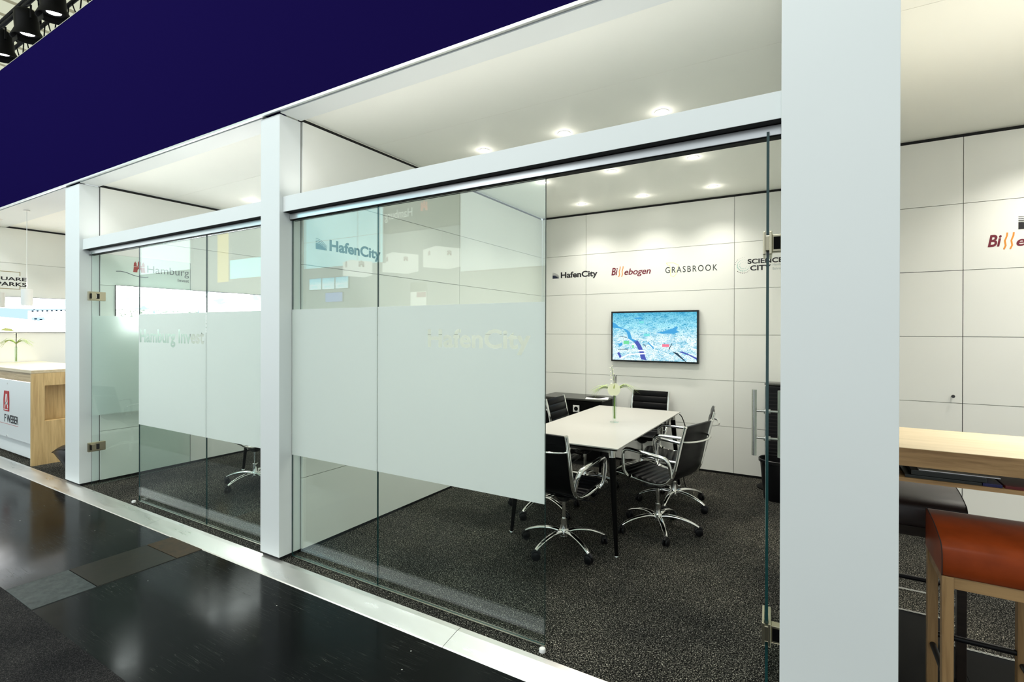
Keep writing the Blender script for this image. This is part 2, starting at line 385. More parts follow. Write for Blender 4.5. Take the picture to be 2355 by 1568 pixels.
def frost_data(x0, x1, z0, z1, body, tx0, tx1, tz0, tz1, offset=.028):
    """frosted film sheet (x,z plane) with the letters left out"""
    cu = bpy.data.curves.new('t', 'FONT'); cu.body = body; cu.size = 1; cu.offset = offset; cu.resolution_u = 3
    o = bpy.data.objects.new('t', cu); COL.objects.link(o); bpy.context.view_layer.update()
    dg = bpy.context.evaluated_depsgraph_get()
    me = bpy.data.meshes.new_from_object(o.evaluated_get(dg)); xs = [v.co.x for v in me.vertices]; ys = [v.co.y for v in me.vertices]
    a0, a1, b0, b1 = min(xs), max(xs), min(ys), max(ys); bm = bmesh.new(); bm.from_mesh(me); bmesh.ops.remove_doubles(bm, verts=bm.verts, dist=1e-5)
    nxt = {}
    for e in bm.edges:
        if len(e.link_faces) == 1:
            for va, vb in ((e.verts[0], e.verts[1]), (e.verts[1], e.verts[0])): nxt.setdefault(va.index, []).append(vb.index)
    co = {v.index: v.co.copy() for v in bm.verts}; loops = []; seen = set()
    for st in nxt:
        if st in seen: continue
        lp = [st]; seen.add(st); cur = st
        while True:
            c = [k for k in nxt[cur] if k not in seen]
            if not c: break
            cur = c[0]; seen.add(cur); lp.append(cur)
        if len(lp) > 2: loops.append(lp)
    bm.free(); bpy.data.meshes.remove(me)
    sx = (tx1-tx0)/(a1-a0); sy = (tz1-tz0)/(b1-b0)
    from mathutils.geometry import delaunay_2d_cdt
    P = []; E = []; polys = []
    for lp in loops:
        q = [Vector(((co[i].x-a0)*sx+tx0, (co[i].y-b0)*sy+tz0)) for i in lp]; n0 = len(P); P += q; E += [(n0+i, n0+(i+1) % len(q)) for i in range(len(q))]; polys.append(q)
    n0 = len(P); P += [Vector((x0, z0)), Vector((x1, z0)), Vector((x1, z1)), Vector((x0, z1))]; E += [(n0+i, n0+(i+1) % 4) for i in range(4)]
    V, _, F, _, _, _ = delaunay_2d_cdt(P, E, [], 0, 1e-6)
    def inside(c):
        k = 0
        for q in polys:
            for i in range(len(q)):
                u, v = q[i], q[(i+1) % len(q)]
                if (u.y > c.y) != (v.y > c.y) and c.x < (v.x-u.x)*(c.y-u.y)/(v.y-u.y)+u.x: k += 1
        return k % 2 == 1
    fs = [tuple(f) for f in F if not inside((V[f[0]]+V[f[1]]+V[f[2]])/3)]
    bpy.data.objects.remove(o, do_unlink=True)
    return [(v.x, v.y) for v in V], fs

# ------------------------------------------------------------------ key dimensions (metres)
YF = 2.136            # front face of the columns
YG = 2.237            # glass line
ZB, ZT = .025, 3.025  # panel bottom and top
ZC = 3.05             # ceiling
XP = -3.0835          # room wall face (left wall of the meeting room)
YB = 5.956            # back wall face
YR = 4.995            # back wall of the bar booth
X1L, X1R = -3.306, -3.098
X2L, X2R = -6.628, -6.29
X0L, X0R = -.106, .249
XW2 = -6.275          # left wall of the second room
XW3 = -9.92           # left wall of the counter booth

# ------------------------------------------------------------------ floors
fb = MB(); fb.box((-16, 1.068, -.12), (5, 2.14, -.02)); struct('floor', fb, 'blackfloor', 'scuffed glossy black aisle floor')
fc = MB(); fc.box((-16, 2.135, -.12), (5, 9.5, 0)); struct('floor', fc, 'carpet', 'charcoal speckled carpet inside the booths')
fa = MB(); fa.box((-15, -3.4, -.12), (4, 1.068, -.017)); struct('floor', fa, 'aislecarpet', 'grey carpet of the aisle')
# floor tape plates across the aisle
for i, (y0, y1, m, lab) in enumerate(((1.070, 1.372, 'plate_grey', 'grey ribbed floor plate next to the aisle carpet'), (1.378, 1.826, 'plate_dark', 'dark middle floor plate between grey and brown plates'), (1.832, 1.998, 'plate_brown', 'brownish worn floor plate touching the metal ramp'))):
    p = MB(); p.box((-4.207, y0, -.0199), (-3.786, y1, -.0172)); tag(p.build('floor_plate', m), lab, 'floor plate')
for i, (x, w) in enumerate(((-4.2115, .006), (-3.7815, .006))):
    p = MB(); p.box((x-w/2, 1.07, -.0199), (x+w/2, 2.0, -.0192)); struct('trim_%d' % (i+20), p, 'gap')
# metal ramp in three metre pieces
js = [-13.74, -10.70, -7.66, -4.625, -1.587, 1.45, 4.5]
for i in range(len(js)-1):
    a, b = js[i]+.0015, js[i+1]-.0015
    p = MB(); p.prism([(1.994, -.0199), (2.0, -.0155), (2.118, .0035), (2.150, .0045), (2.150, .0002), (2.118, -.0199)], (0, 1, 0), (0, 0, 1), (1, 0, 0), (0, 0, 0), a, b)
    struct('trim_%d' % (i+1), p, 'ramp', 'bare aluminium ramp strip along the booths')

# ------------------------------------------------------------------ panelled walls
def panel_wall(name, axis, face, c, us, zs, nsign, label=None, thick=.05, skip=(), dark=False, gapw=.0022, mats=('panel', 'joint', 'gap')):
    """panels as real boards with open joints; axis 'X' = wall runs along X (normal +-Y), 'Y' = runs along Y"""
    mb = MB(); t = .018
    def bx(u0, u1, z0, z1, d0, d1, mi):
        if axis == 'X': mb.box((u0, c+nsign*d0, z0), (u1, c+nsign*d1, z1), mi)
        else: mb.box((c+nsign*d0, u0, z0), (c+nsign*d1, u1, z1), mi)
    for i in range(len(us)-1):
        for j in range(len(zs)-1):
            if (i, j) in skip: continue
            bx(us[i]+gapw, us[i+1]-gapw, zs[j]+gapw*.9, zs[j+1]-gapw*.9, 0, -t, 0)
    bx(us[0], us[-1], zs[0]+.001, zs[-1]-.001, -t*.9, -thick, 1)
    bx(us[0], us[-1], 0, zs[0]+.001, -t*.8, -thick, 2); bx(us[0], us[-1], zs[-1]-.001, ZC, -t*.8, -thick, 2)
    return struct(name, mb, list(mats), label)
Z6 = [ZB+.5*k for k in range(7)]
panel_wall('wall_back', 'X', 0, YB, [XP, -2.4626, -.742, X0L], Z6, -1, 'white panelled back wall of the meeting room')
panel_wall('wall_left', 'Y', 0, XP, [2.305, 4.14, YB], Z6, 1, 'white panelled partition on the left of the meeting room')
panel_wall('wall_right', 'Y', 0, X0L-.004, [2.305, 4.14, YB], Z6, -1)
panel_wall('wall_back', 'X', 0, YB, [XW2, -5.654, -3.934, X1L-.015], Z6, -1)
panel_wall('wall_left', 'Y', 0, XW2, [2.305, 4.14, YB], Z6, 1, 'white panelled partition on the left of the second room')
panel_wall('wall_right', 'Y', 0, X1L-.015, [2.305, 4.14, YB], Z6, -1)
panel_wall('wall_back', 'X', 0, YR, [X0R, .9608, 2.68, 4.4], Z6, -1, 'white panelled back wall of the bar booth')
panel_wall('wall_left', 'Y', 0, X0R+.004, [2.305, YR], Z6, 1)
panel_wall('wall_right', 'Y', 0, 4.4, [2.305, YR], Z6, -1)
panel_wall('wall_left', 'Y', 0, XW3, [YF+.01, 4.9, 5.96], Z6, 1, 'white panelled side wall of the counter booth')
panel_wall('wall_back', 'X', 0, YB, [XW3, -8.3, X2L], Z6, -1)
panel_wall('wall_right', 'Y', 0, X2L-.004, [2.305, 4.14, YB], Z6, -1)
# ceilings
for x0, x1, y1 in ((XP, X0L, YB), (XW2, X1L, YB), (XW3, X2L, YB), (X0R, 4.4, YR)):
    p = MB(); y0 = 2.30 if x0 > -9 else 2.53
    ym = 2.95
    p.box((x0-.01, y0, ZC), (x1+.01, ym-.001, ZC+.03)); p.box((x0-.01, ym+.001, ZC), (x1+.01, y1+.04, ZC+.03)); p.box((x0-.05, y0, ZC+.03), (x1+.05, y1+.05, ZC+.06))
    struct('ceiling', p, 'ceil')
    q = MB(); q.box((x0-.01, YF+.004, 3.028), (x1+.01, y0-.002, 3.10)); struct('trim_%d' % (30+int(abs(x0))), q, 'column', 'white soffit strip above the booth front')

# ------------------------------------------------------------------ columns
for x0, x1, y1, lab in ((X1L, X1R, 2.300, 'narrow white column between the two glass meeting rooms'), (X2L, X2R, 2.300, 'farthest white column, beside the wooden counter'), (X0L, X0R, 2.300, 'wide white column nearest the camera')):
    t = thing('column', lab, 'column', ((x0+x1)/2, YF+.1, 0))
    w = (x1-x0)/2
    p = MB(); p.box((-w, -.1, ZB), (w, y1-YF-.1, 3.022)); p.build('shaft', 'column', t, bevel=.0015)
    p = MB(); p.box((-w+.012, -.088, 0), (w-.012, y1-YF-.11, ZB)); p.build('plinth', 'gap', t)
# blue fascia with metal edge
t = thing('fascia', 'tall dark blue fabric fascia running above all booths', 'fascia', (-4, 2.12, 3.03))
p = MB(); p.box((-12, 0, .022), (8.4, .10, 1.685)); p.build('fabric', 'fascia', t)
p = MB(); p.box((-12, -.004, .004), (8.4, .014, .0205)); p.build('bottom_edge', 'alu', t, bevel=.001)
p = MB(); p.box((-12, -.003, 1.686), (8.4, .104, 1.692)); p.build('top_edge', 'alu', t)

# ------------------------------------------------------------------ header beams, rails
def header(x0, x1, lab):
    t = thing('header_beam', lab, 'beam', ((x0+x1)/2, 2.2, 2.365)); w = (x1-x0)/2
    p = MB(); p.box((-w, -.038, 0), (w, .085, .104)); p.build('beam', 'column', t, bevel=.0012)
    p = MB(); p.box((-w+.002, -.036, -.002), (w-.002, .083, 0)); p.build('underside', 'black', t)
    p = MB(); p.box((-w+.002, .012, -.043), (w-.002, .060, -.0025)); p.build('glass_rail', 'alu', t, bevel=.002)
    p = MB(); p.box((-w+.002, .014, -.048), (w-.002, .058, -.0432)); p.build('seal', 'black', t)
def fill_strip(x0, x1, energy, lab):  # added strips, hidden from the camera, that brighten the room ceilings
    t = thing('strip_and_fill_light', lab, 'added fill light', ((x0+x1)/2, 2.235, 2.4695)); w = (x1-x0)/2
    p = MB(); p.box((-w, -.02, 0), (w, .02, .012)); p.build('profile', 'alu', t)
    p = MB(); p.box((-w+.005, -.016, .0122), (w-.005, .016, .014)); p.build('diffuser', 'striplight', t)
    l = bpy.data.lights.new('lamp', 'AREA'); l.shape = 'RECTANGLE'; l.size = 2*w-.02; l.size_y = .03; l.energy = energy; l.color = (1, .98, .92)
    o = bpy.data.objects.new('lamp', l); COL.objects.link(o); o.parent = t; o.location = (0, 0, .016); o.rotation_euler = (math.pi, 0, 0)
fill_strip(X1R+.1, X0L-.1, 4.8, 'added slim fill light strip lying unseen on top of the nearer header beam')
fill_strip(X2R+.1, X1L-.1, 4.2, 'added slim fill light strip lying unseen on top of the farther header beam')
header(X1R+.001, X0L-.001, 'white header beam above the glass front of the nearer meeting room')
header(X2R+.001, X1L-.001, 'white header beam above the glass front of the farther meeting room')

# ------------------------------------------------------------------ glass panes
ZG0, ZG1, ZF0, ZF1 = .008, 2.316, .705, 1.705
def glass_box(mb, x0, x1, z0=ZG0, z1=ZG1, y0=-.005, y1=.005):
    vs = [(x0, y0, z0), (x1, y0, z0), (x1, y1, z0), (x0, y1, z0), (x0, y0, z1), (x1, y0, z1), (x1, y1, z1), (x0, y1, z1)]
    mb.add(vs, [(0, 1, 5, 4), (2, 3, 7, 6)], 0); mb.add(vs, [(0, 3, 2, 1), (4, 5, 6, 7), (1, 2, 6, 5), (3, 0, 4, 7)], 1)
def pane(x0, x1, lab, txt=None):
    t = thing('glass_pane', lab, 'glass pane', (0, YG, 0))
    p = MB(); glass_box(p, x0, x1); p.build('glass', ['glass', 'glassedge'], t)
    f = MB()
    if txt: put_flat(f, frost_data(x0+.001, x1-.001, ZF0, ZF1, *txt), (0, -.0058, 0), (1, 0, 0), (0, 0, 1), (0, -1, 0), .0006)
    else: f.add([(x0+.001, -.0064, ZF0), (x1-.001, -.0064, ZF0), (x1-.001, -.0064, ZF1), (x0+.001, -.0064, ZF1)], [(0, 1, 2, 3)])
    f.build('frosted_film', 'frost', t)
pane(-3.094, -2.2815, 'narrow clear glass pane with frosted band beside the narrow column')
pane(-2.2785, -1.138, 'wide glass pane with frosted band and one cut-out word, beside the open doorway', ('HafenCity', -1.885, -1.217, 1.437, 1.57))
pane(-5.285, -4.1735, 'glass pane with frosted band and two cut-out words, front of the farther room', ('Hamburg Invest', -5.262, -4.2, 1.415, 1.568))
pane(-4.1705, -3.309, 'glass pane with plain frosted band left of the narrow column')
def floor_rail(x0, x1, lab, stud):
    t = thing('floor_channel', lab, 'floor channel', (0, YG, 0))
    for y in (-.013, .009):
        p = MB(); p.box((x0, y, 0.0002), (x1, y+.004, .0075)); p.build('lip', 'steel', t)
    p = MB(); p.box((x0, -.009, 0.0002), (x1, .009, .002)); p.build('groove', 'brass', t)
    s = MB(); s.lathe([(0, .018), (.013, .018), (.016, .014), (.016, 0)], 20, c=(stud, -.042, 0)); tag(s.build('door_stop', 'white', None, (0, YG, 0)), lab.replace('steel floor channel', 'round white door stop at the end of the floor channel'), 'door stop')
floor_rail(-3.094, -1.138, 'steel floor channel under the nearer glass front', -1.130)
floor_rail(-5.285, -3.309, 'steel floor channel under the farther glass front', -5.292)

# ------------------------------------------------------------------ glass doors
def glass_door(x, y, ang, lab, wd=.93):
    t = thing('glass_door', lab, 'door', (x, y, 0), ang)   # local +x runs from the hinge to the free edge
    p = MB(); glass_box(p, 0, wd, .012, 2.335); p.build('glass', ['glass', 'glassedge'], t)
    f = MB(); f.add([(.002, .0056, ZF0), (wd-.002, .0056, ZF0), (wd-.002, .0056, ZF1), (.002, .0056, ZF1)], [(0, 1, 2, 3)]); f.build('frosted_film', 'frost', t)
    for z in (1.90, .395):
        h = MB()
        h.box((-.030, -.016, z-.045), (.112, -.0055, z+.045)); h.box((-.030, .0065, z-.045), (.112, .016, z+.045)); h.box((-.022, -.014, z-.03), (-.0005, .014, z+.03))
        h.box((-.014, -.048, z-.034), (.022, -.015, z+.034)); ho = h.build('hinge', 'brass', t, bevel=.003)
        c = MB(); c.box((-.0165, -.044, z-.024), (-.0142, -.020, z+.024)); c.build('cover_plate', 'black', ho)
        c = MB(); c.box((-.006, -.0172, z-.026), (.060, -.0162, z+.026)); c.build('recess', 'gap', ho)
        c = MB(); c.box((.014, -.020, z-.020), (.034, -.0173, z+.020)); c.build('clamp_screw', 'chrome', ho)
    h = MB()
    for s in (-1, 1):
        h.tube([(wd-.10, s*.062, .893), (wd-.10, s*.062, 1.247)], .0125, 16)
    for z in (1.134, .989):
        h.tube([(wd-.10, -.062, z), (wd-.10, .062, z)], .0065, 12); h.tube([(wd-.10, .006, z), (wd-.10, .016, z)], .013, 14); h.tube([(wd-.10, -.016, z), (wd-.10, -.006, z)], .013, 14)
    h.build('pull_handle', 'steel', t)
a1 = math.atan2(2.25, -.158)
glass_door(-.1545, 2.2, a1, 'open glass door seen edge-on beside the wide column')
glass_door(-6.185, 2.2, R(90), 'open glass door with frosted band standing against the wall near the farthest column')

# ------------------------------------------------------------------ ceiling downlights
def downlight(loc, lab, group, power=46):
    t = thing('downlight', lab, 'ceiling light', loc, 0, group)
    p = MB(); p.lathe([(.034, -.0015), (.046, -.004), (.048, -.0005), (.034, .0)], 24); p.build('ring', 'white', t)
    p = MB(); p.lathe([(0.0001, -.002), (.034, -.002)], 24); p.build('lens', 'lamp', t)
    l = bpy.data.lights.new('lamp', 'SPOT'); l.energy = power; l.color = (1, .955, .86); l.spot_size = R(124); l.spot_blend = 1; l.shadow_soft_size = .035
    o = bpy.data.objects.new('lamp', l); COL.objects.link(o); o.parent = t; o.location = (0, 0, -.012)
    l = bpy.data.lights.new('fill_halo', 'POINT'); l.energy = .42; l.color = (1, .955, .86); l.shadow_soft_size = .03  # added point light below each downlight, lifts the ceiling brightness
    o = bpy.data.objects.new('fill_halo', l); COL.objects.link(o); o.parent = t; o.location = (0, 0, -.06)
    return t
rows = ('nearest', 'middle', 'back'); cols = ('left', 'centre', 'right')
for j, y in enumerate((3.475, 4.52, 5.525)):
    for i, x in enumerate((-2.34, -1.617, -.89)):
        downlight((x, y, ZC), 'small round downlight, %s one of the %s row in the nearer room' % (cols[i], rows[j]), 'downlights of the nearer meeting room')
for j, y in enumerate((3.475, 4.52, 5.525)):
    for i, x in enumerate((-5.53, -4.81, -4.08)):
        downlight((x, y, ZC), 'small round downlight, %s one of the %s row in the farther room' % (cols[i], rows[j]), 'downlights of the farther meeting room', 20)

# ------------------------------------------------------------------ wall logos
BX = ((1, 0, 0), (0, 0, 1), (0, -1, 0))      # on walls facing the aisle
LX = ((0, 1, 0), (0, 0, 1), (1, 0, 0))       # on left walls
def quarter_icon(mb, o, fr, s, mi=0):
    # quarter arc hill with stripes above
    hill = [(0, 0), (s, 0)]+[(s*math.cos(a)**.9, s*.52*math.sin(a)) for a in [R(10*k) for k in range(1, 9)]]+[(0, s*.52)]
    poly_flat(mb, [(0, 0), (s, 0), (.86*s, .14*s), (.66*s, .3*s), (.4*s, .42*s), (.18*s, .46*s), (0, .47*s)], o, *fr, mi=mi)
    for k, (w) in enumerate((.055, .04, .028)):
        h = .56+.13*k
        stroke(mb, [(0, h*s), (.22*s, (h-.02)*s), (.45*s, (h-.08)*s), (.7*s, (h-.21)*s), (.9*s, (h-.38)*s), (1.04*s, (h-.54+.02*k)*s)], [w*s]*6, o, *fr, mi=mi)
def logo_harbour(fr, o, w, h, lab, gap=.0):
    t = thing('wall_logo', lab, 'wall logo', o)
    s = w*.145
    ic = MB(); quarter_icon(ic, (0, 0, 0), fr, s); ic.build('arc_icon', 'navyink', t)
    tx = MB(); put_flat(tx, text_data('HafenCity', w*.81, h*1.28, .030), Vector((0, 0, -h*.28))+Vector(fr[0])*w*.19, *fr); tx.build('lettering', 'ink', t)
logo_harbour(BX, (-2.930, YB, 2.245), .62, .078, 'black lettering with striped arc icon, leftmost sign on the back wall')
logo_harbour(LX, (XP, 2.415, 2.150), .635, .085, 'large black lettering with striped arc icon on the left partition behind glass')
def logo_river(fr, o, w, lab):
    t = thing('wall_logo', lab, 'wall logo', o); h = w*.19
    a = MB(); put_flat(a, text_data('Bi', w*.165, h, .026, .22), (0, 0, 0), *fr); a.build('lettering', 'wine', t); a = MB()
    put_flat(a, text_data('ebogen', w*.66, h*1.06, .020, .22), Vector(fr[0])*w*.335-Vector((0, 0, h*.30)), *fr); a.build('lettering', 'wine', t)
    b = MB()
    for k in range(2):
        x = w*(.19+.075*k)
        stroke(b, [(x, -h*.25), (x+.022*w, h*.05), (x+.012*w, h*.45), (x+.036*w, h*.85), (x+.04*w, h*1.12)], w*.021, (0, 0, 0), *fr)
    b.build('wavy_strokes', 'orange', t)
logo_river(BX, (-2.130, YB, 2.245), .485, 'wine red italic lettering with orange wavy strokes above the wall screen')
logo_river(BX, (1.098, YR, 2.185), .46, 'wine red italic lettering at the right picture edge in the bar booth')
t = thing('wall_logo', 'thin dark capitals with pale yellow outline shape on the back wall', 'wall logo', (-1.478, YB, 2.235))
a = MB(); put_flat(a, text_data('GRASBROOK', .565, .070, .004, 0, 1.3), (0, 0, 0), *BX); a.build('lettering', 'ink2', t)
b = MB(); stroke(b, [(.01, .115), (.03, .09), (.05, .09), (.055, .04), (.06, -.03), (.09, -.045), (.12, -.02), (.12, .03), (.15, .085), (.09, .115), (.01, .118)], .006, (0, 0, 0), *BX, d=.0008); b.build('outline_shape', 'yellow', t)
t = thing('wall_logo', 'dotted circle with bold black capitals, rightmost sign on the back wall', 'wall logo', (-.735, YB, 2.19))
a = MB(); put_flat(a, text_data('SCIENCE', .335, .052, .028), (.125, 0, .095), *BX); a.build('upper_lettering', 'ink', t)
a = MB(); put_flat(a, text_data('CITY', .20, .055, .028), (.150, 0, .022), *BX); a.build('lower_lettering', 'ink', t)
a = MB(); put_flat(a, text_data('Hamburg', .11, .03, .002), (.365, 0, .055), *BX); put_flat(a, text_data('Bahrenfeld', .125, .026, .002), (.365, 0, .020), *BX); a.build('small_lettering', 'greyink', t)
a = MB(); b = MB()
for ring, (rr, n, ds) in enumerate(((.083, 30, .0032), (.060, 22, .0048), (.037, 13, .0038))):
    for k in range(n):
        w = 2*math.pi*k/n; x, y = .083+rr*math.cos(w), .083+rr*math.sin(w)
        if -.9 < math.cos(w-R(20)) < .55 or ring: 
            q = ds*(1+.6*math.cos(w-R(225)))
            poly_flat(a if ring == 0 else b, [(x+q*math.cos(z), y+q*math.sin(z)) for z in [R(60*i) for i in range(6)]], (0, 0, 0), *BX)
a.build('dark_dots', 'ink2', t); b.build('mint_dots', 'mintdot', t)
# arc icon fragment above the bar booth lettering
t = thing('wall_logo', 'dark arc icon cut by the right picture edge in the bar booth', 'wall logo', (1.262, YR, 2.30))
a = MB(); quarter_icon(a, (0, 0, 0), BX, .11); a.build('arc_icon', 'ink', t)
a = MB(); put_flat(a, text_data('HafenCity', .55, .12, .022), (.15, 0, -.025), *BX); a.build('lettering', 'ink', t)
# red gate logo of the farther room
def gate(mb, o, fr, s, mi=0):
    P = lambda l: poly_flat(mb, [(x*s, y*s) for x, y in l], o, *fr, mi=mi)
    P([(0, 0), (.34, 0), (.36, .22), (.43, .32), (.5, .34), (.5, .5), (.06, .5)]); P([(1, 0), (.66, 0), (.64, .22), (.57, .32), (.5, .34), (.5, .5), (.94, .5)])
    P([(.04, .54), (.96, .54), (.96, .62), (.04, .62)])
    for x, w, h in ((.06, .22, .86), (.39, .22, .98), (.72, .22, .86)):
        P([(x, .62), (x+w, .62), (x+w, h), (x+w*.75, h), (x+w*.75, h+.07), (x+w*.25, h+.07), (x+w*.25, h), (x, h)]); P([(x+w*.38, h+.07), (x+w*.62, h+.07), (x+w*.5, h+.18)])
t = thing('wall_logo', 'red castle gate sign with dark wavy line and lettering on the farther room wall', 'wall logo', (XW2, 2.44, 2.13))
a = MB(); gate(a, (0, .155, .055), LX, .115); a.build('gate_icon', 'redlogo', t)
a = MB(); stroke(a, [(0, .048), (.04, .052), (.09, .045), (.16, .02), (.22, .008), (.27, .008), (.30, .014)], .006, (0, 0, 0), *LX); a.build('wavy_line', 'navyink', t)
a = MB(); put_flat(a, text_data('Hamburg', .43, .105, -.004), (0, .29, .035), *LX); a.build('lettering', 'ink', t)
a = MB(); put_flat(a, text_data('Invest', .12, .034, .014), (0, .60, -.012), *LX); a.build('small_lettering', 'ink', t)
# square parks sign of the counter booth
t = thing('wall_logo', 'two rows of black capitals over a thin gold square frame, behind the counter', 'wall logo', (XW3, 2.24, 2.15))
a = MB()
for q in ([(0, 0), (.44, 0), (.44, .008), (0, .008)], [(0, .245), (.44, .245), (.44, .253), (0, .253)], [(.432, 0), (.44, 0), (.44, .05), (.432, .05)], [(.432, .195), (.44, .195), (.44, .253), (.432, .253)], [(0, 0), (.008, 0), (.008, .253), (0, .253)]): poly_flat(a, q, (0, 0, 0), *LX)
a.build('square_frame', 'gold', t)
a = MB(); put_flat(a, text_data('SQUARE', .42, .058, .024), (0, .088, .115), *LX); a.build('upper_lettering', 'ink', t)
a = MB(); put_flat(a, text_data('PARKS', .32, .058, .024), (0, .188, .042), *LX); a.build('lower_lettering', 'ink', t)

# ------------------------------------------------------------------ screens
def TVP(l): return [(min(max((x-268)/1777, 0), 1)*.974, min(max(1-(y-277)/1000, 0), 1)*.561) for x, y in l]
t = thing('wall_screen', 'flat television showing an aerial city view on the back wall', 'television', (-2.112, YB-.055, 1.2))
p = MB(); p.box((0, 0, 0), (1.014, .05, .601)); p.build('housing', 'blackgloss', t, bevel=.003)
p = MB(); p.box((.2, .049, .15), (.8, .055, .45)); p.build('wall_bracket', 'black', t)
p = MB(); p.box((.020, -.0012, .020), (.994, -.0002, .581)); p.build('city_image', 'city', t)
im = MB()
def tvp(l, mi, d=.0018): poly_flat(im, TVP(l), (.020, -.0002, .020), *BX, d=d, mi=mi)
tvp([(268, 470), (330, 500), (400, 560), (520, 610), (600, 680), (560, 640), (420, 600), (268, 590)], 0)
tvp([(520, 605), (600, 640), (660, 690), (700, 820), (810, 860), (790, 905), (720, 880), (620, 820), (590, 700)], 0)
tvp([(720, 860), (830, 860), (900, 960), (960, 1090), (1020, 1270), (905, 1255), (860, 1080), (800, 960)], 1)
tvp([(1210, 705), (1400, 660), (1560, 610), (1640, 560), (1670, 590), (1640, 640), (1690, 680), (1600, 715), (1420, 715)], 0)
tvp([(750, 385), (880, 370), (930, 385), (890, 408), (760, 405)], 0)
tvp([(370, 1130), (420, 1110), (470, 1200), (440, 1250), (400, 1180)], 1); tvp([(390, 940), (490, 900), (490, 960), (430, 1000)], 0)
tvp([(1690, 1080), (1760, 1070), (1860, 1110), (2045, 1190), (2045, 1230), (1900, 1150)], 1)
tvp([(1040, 900), (1060, 890), (1180, 1010), (1170, 1040)], 0)
tvp([(515, 870), (640, 870), (640, 940), (515, 940)], 2); tvp([(710, 955), (745, 955), (745, 1020), (710, 1020)], 2)
tvp([(1350, 930), (1495, 930), (1495, 985), (1350, 985)], 3); tvp([(865, 455), (960, 455), (960, 500), (865, 500)], 4); tvp([(960, 715), (1090, 715), (1090, 765), (960, 765)], 4)
for l in ([(840, 1065), (975, 1060), (975, 1075), (840, 1085)], [(850, 1130), (1000, 1120), (1000, 1138), (850, 1145)], [(440, 1245), (600, 1160), (850, 1130), (850, 1142), (610, 1175), (480, 1248)]): tvp(l, 5, .0024)
for l in ([(390, 1045), (600, 1035), (640, 1050), (400, 1055)], [(1560, 1080), (1660, 1100), (1840, 1285), (1820, 1285)], [(940, 920), (1000, 960), (1010, 1010), (985, 970)], [(1480, 1030), (1550, 910), (1560, 915), (1495, 1040)], [(430, 775), (590, 790), (590, 800), (430, 785)]): tvp(l, 6)
im.build('map_overlay', ['e_blue', 'e_navy', 'e_green', 'e_pink', 'e_cyan', 'e_white', 'e_dark'], t)
# long backlit picture in the farther room
t = thing('light_box', 'long backlit skyline picture on the wall of the farther meeting room', 'light box', (XW2, 2.43, 1.53))
p = MB(); p.box((0, 0, 0), (.012, 3.2, .503)); p.build('frame', 'black', t)
p = MB(); p.box((.0122, .006, .006), (.0135, 3.194, .497)); p.build('picture', 'skyline', t)
for y, h in ((.83, .07), (1.62, .05), (.36, .03), (2.2, .04)):
    p = MB(); poly_flat(p, [(y-.012, .22), (y+.012, .22), (y+.006, .22+h*.6), (y, .22+h*1.3), (y-.006, .22+h*.6)], (.0135, 0, 0), *LX, d=.0006)
    p.build('steeple', 'e_pale', t)
# backlit picture of the counter booth
t = thing('light_box', 'backlit picture of a pale blue building behind the wooden counter', 'light box', (XW3, 2.16, 1.528))
p = MB(); p.box((0, 0, 0), (.012, 2.4, .512)); p.build('frame', 'black', t)
p = MB(); p.box((.0122, .006, .006), (.0135, 2.394, .506)); p.build('picture', 'e_white', t)
p = MB()
def q3(l, mi, d=.0008): poly_flat(p, l, (.0135, 0, 0), *LX, d=d, mi=mi)
q3([(.006, .42), (2.39, .39), (2.39, .505), (.006, .505)], 0, .0004); q3([(.006, .33), (.60, .33), (.60, .19), (.30, .22), (.006, .26)], 1)
q3([(.006, .33), (.64, .315), (1.3, .36), (1.3, .375), (.64, .345), (.006, .345)], 3, .0009)
for k in range(11): q3([(.64+.055*k, .300+.0035*k), (.665+.055*k, .300+.0035*k), (.665+.055*k, .322+.0035*k), (.64+.055*k, .322+.0035*k)], 2, .0012)
for k in range(26):
    y, z = .62+random.random()*.85, .16+random.random()*.2; w = .01+random.random()*.03; q3([(y, z), (y+w, z+.003), (y+w, z+.012), (y, z+.009)], 2, .0012)
q3([(.64, .22), (.78, .225), (.80, .19), (.72, .17), (.64, .18)], 3, .001); q3([(.67, .19), (.70, .19), (.70, .21), (.67, .21)], 2, .0014); q3([(.73, .18), (.76, .18), (.76, .2), (.73, .2)], 2, .0014)
q3([(1.02, .02), (1.2, .02), (1.2, .17)], 3, .0008); q3([(.3, .03), (.46, .01), (.42, .05), (.36, .065)], 4, .0008)
q3([(.47, .26), (.55, .26), (.55, .275), (.47, .275)], 3, .0012)
p.build('building_image', ['e_sky', 'e_pale', 'e_dark', 'e_pale', 'e_olive'], t)

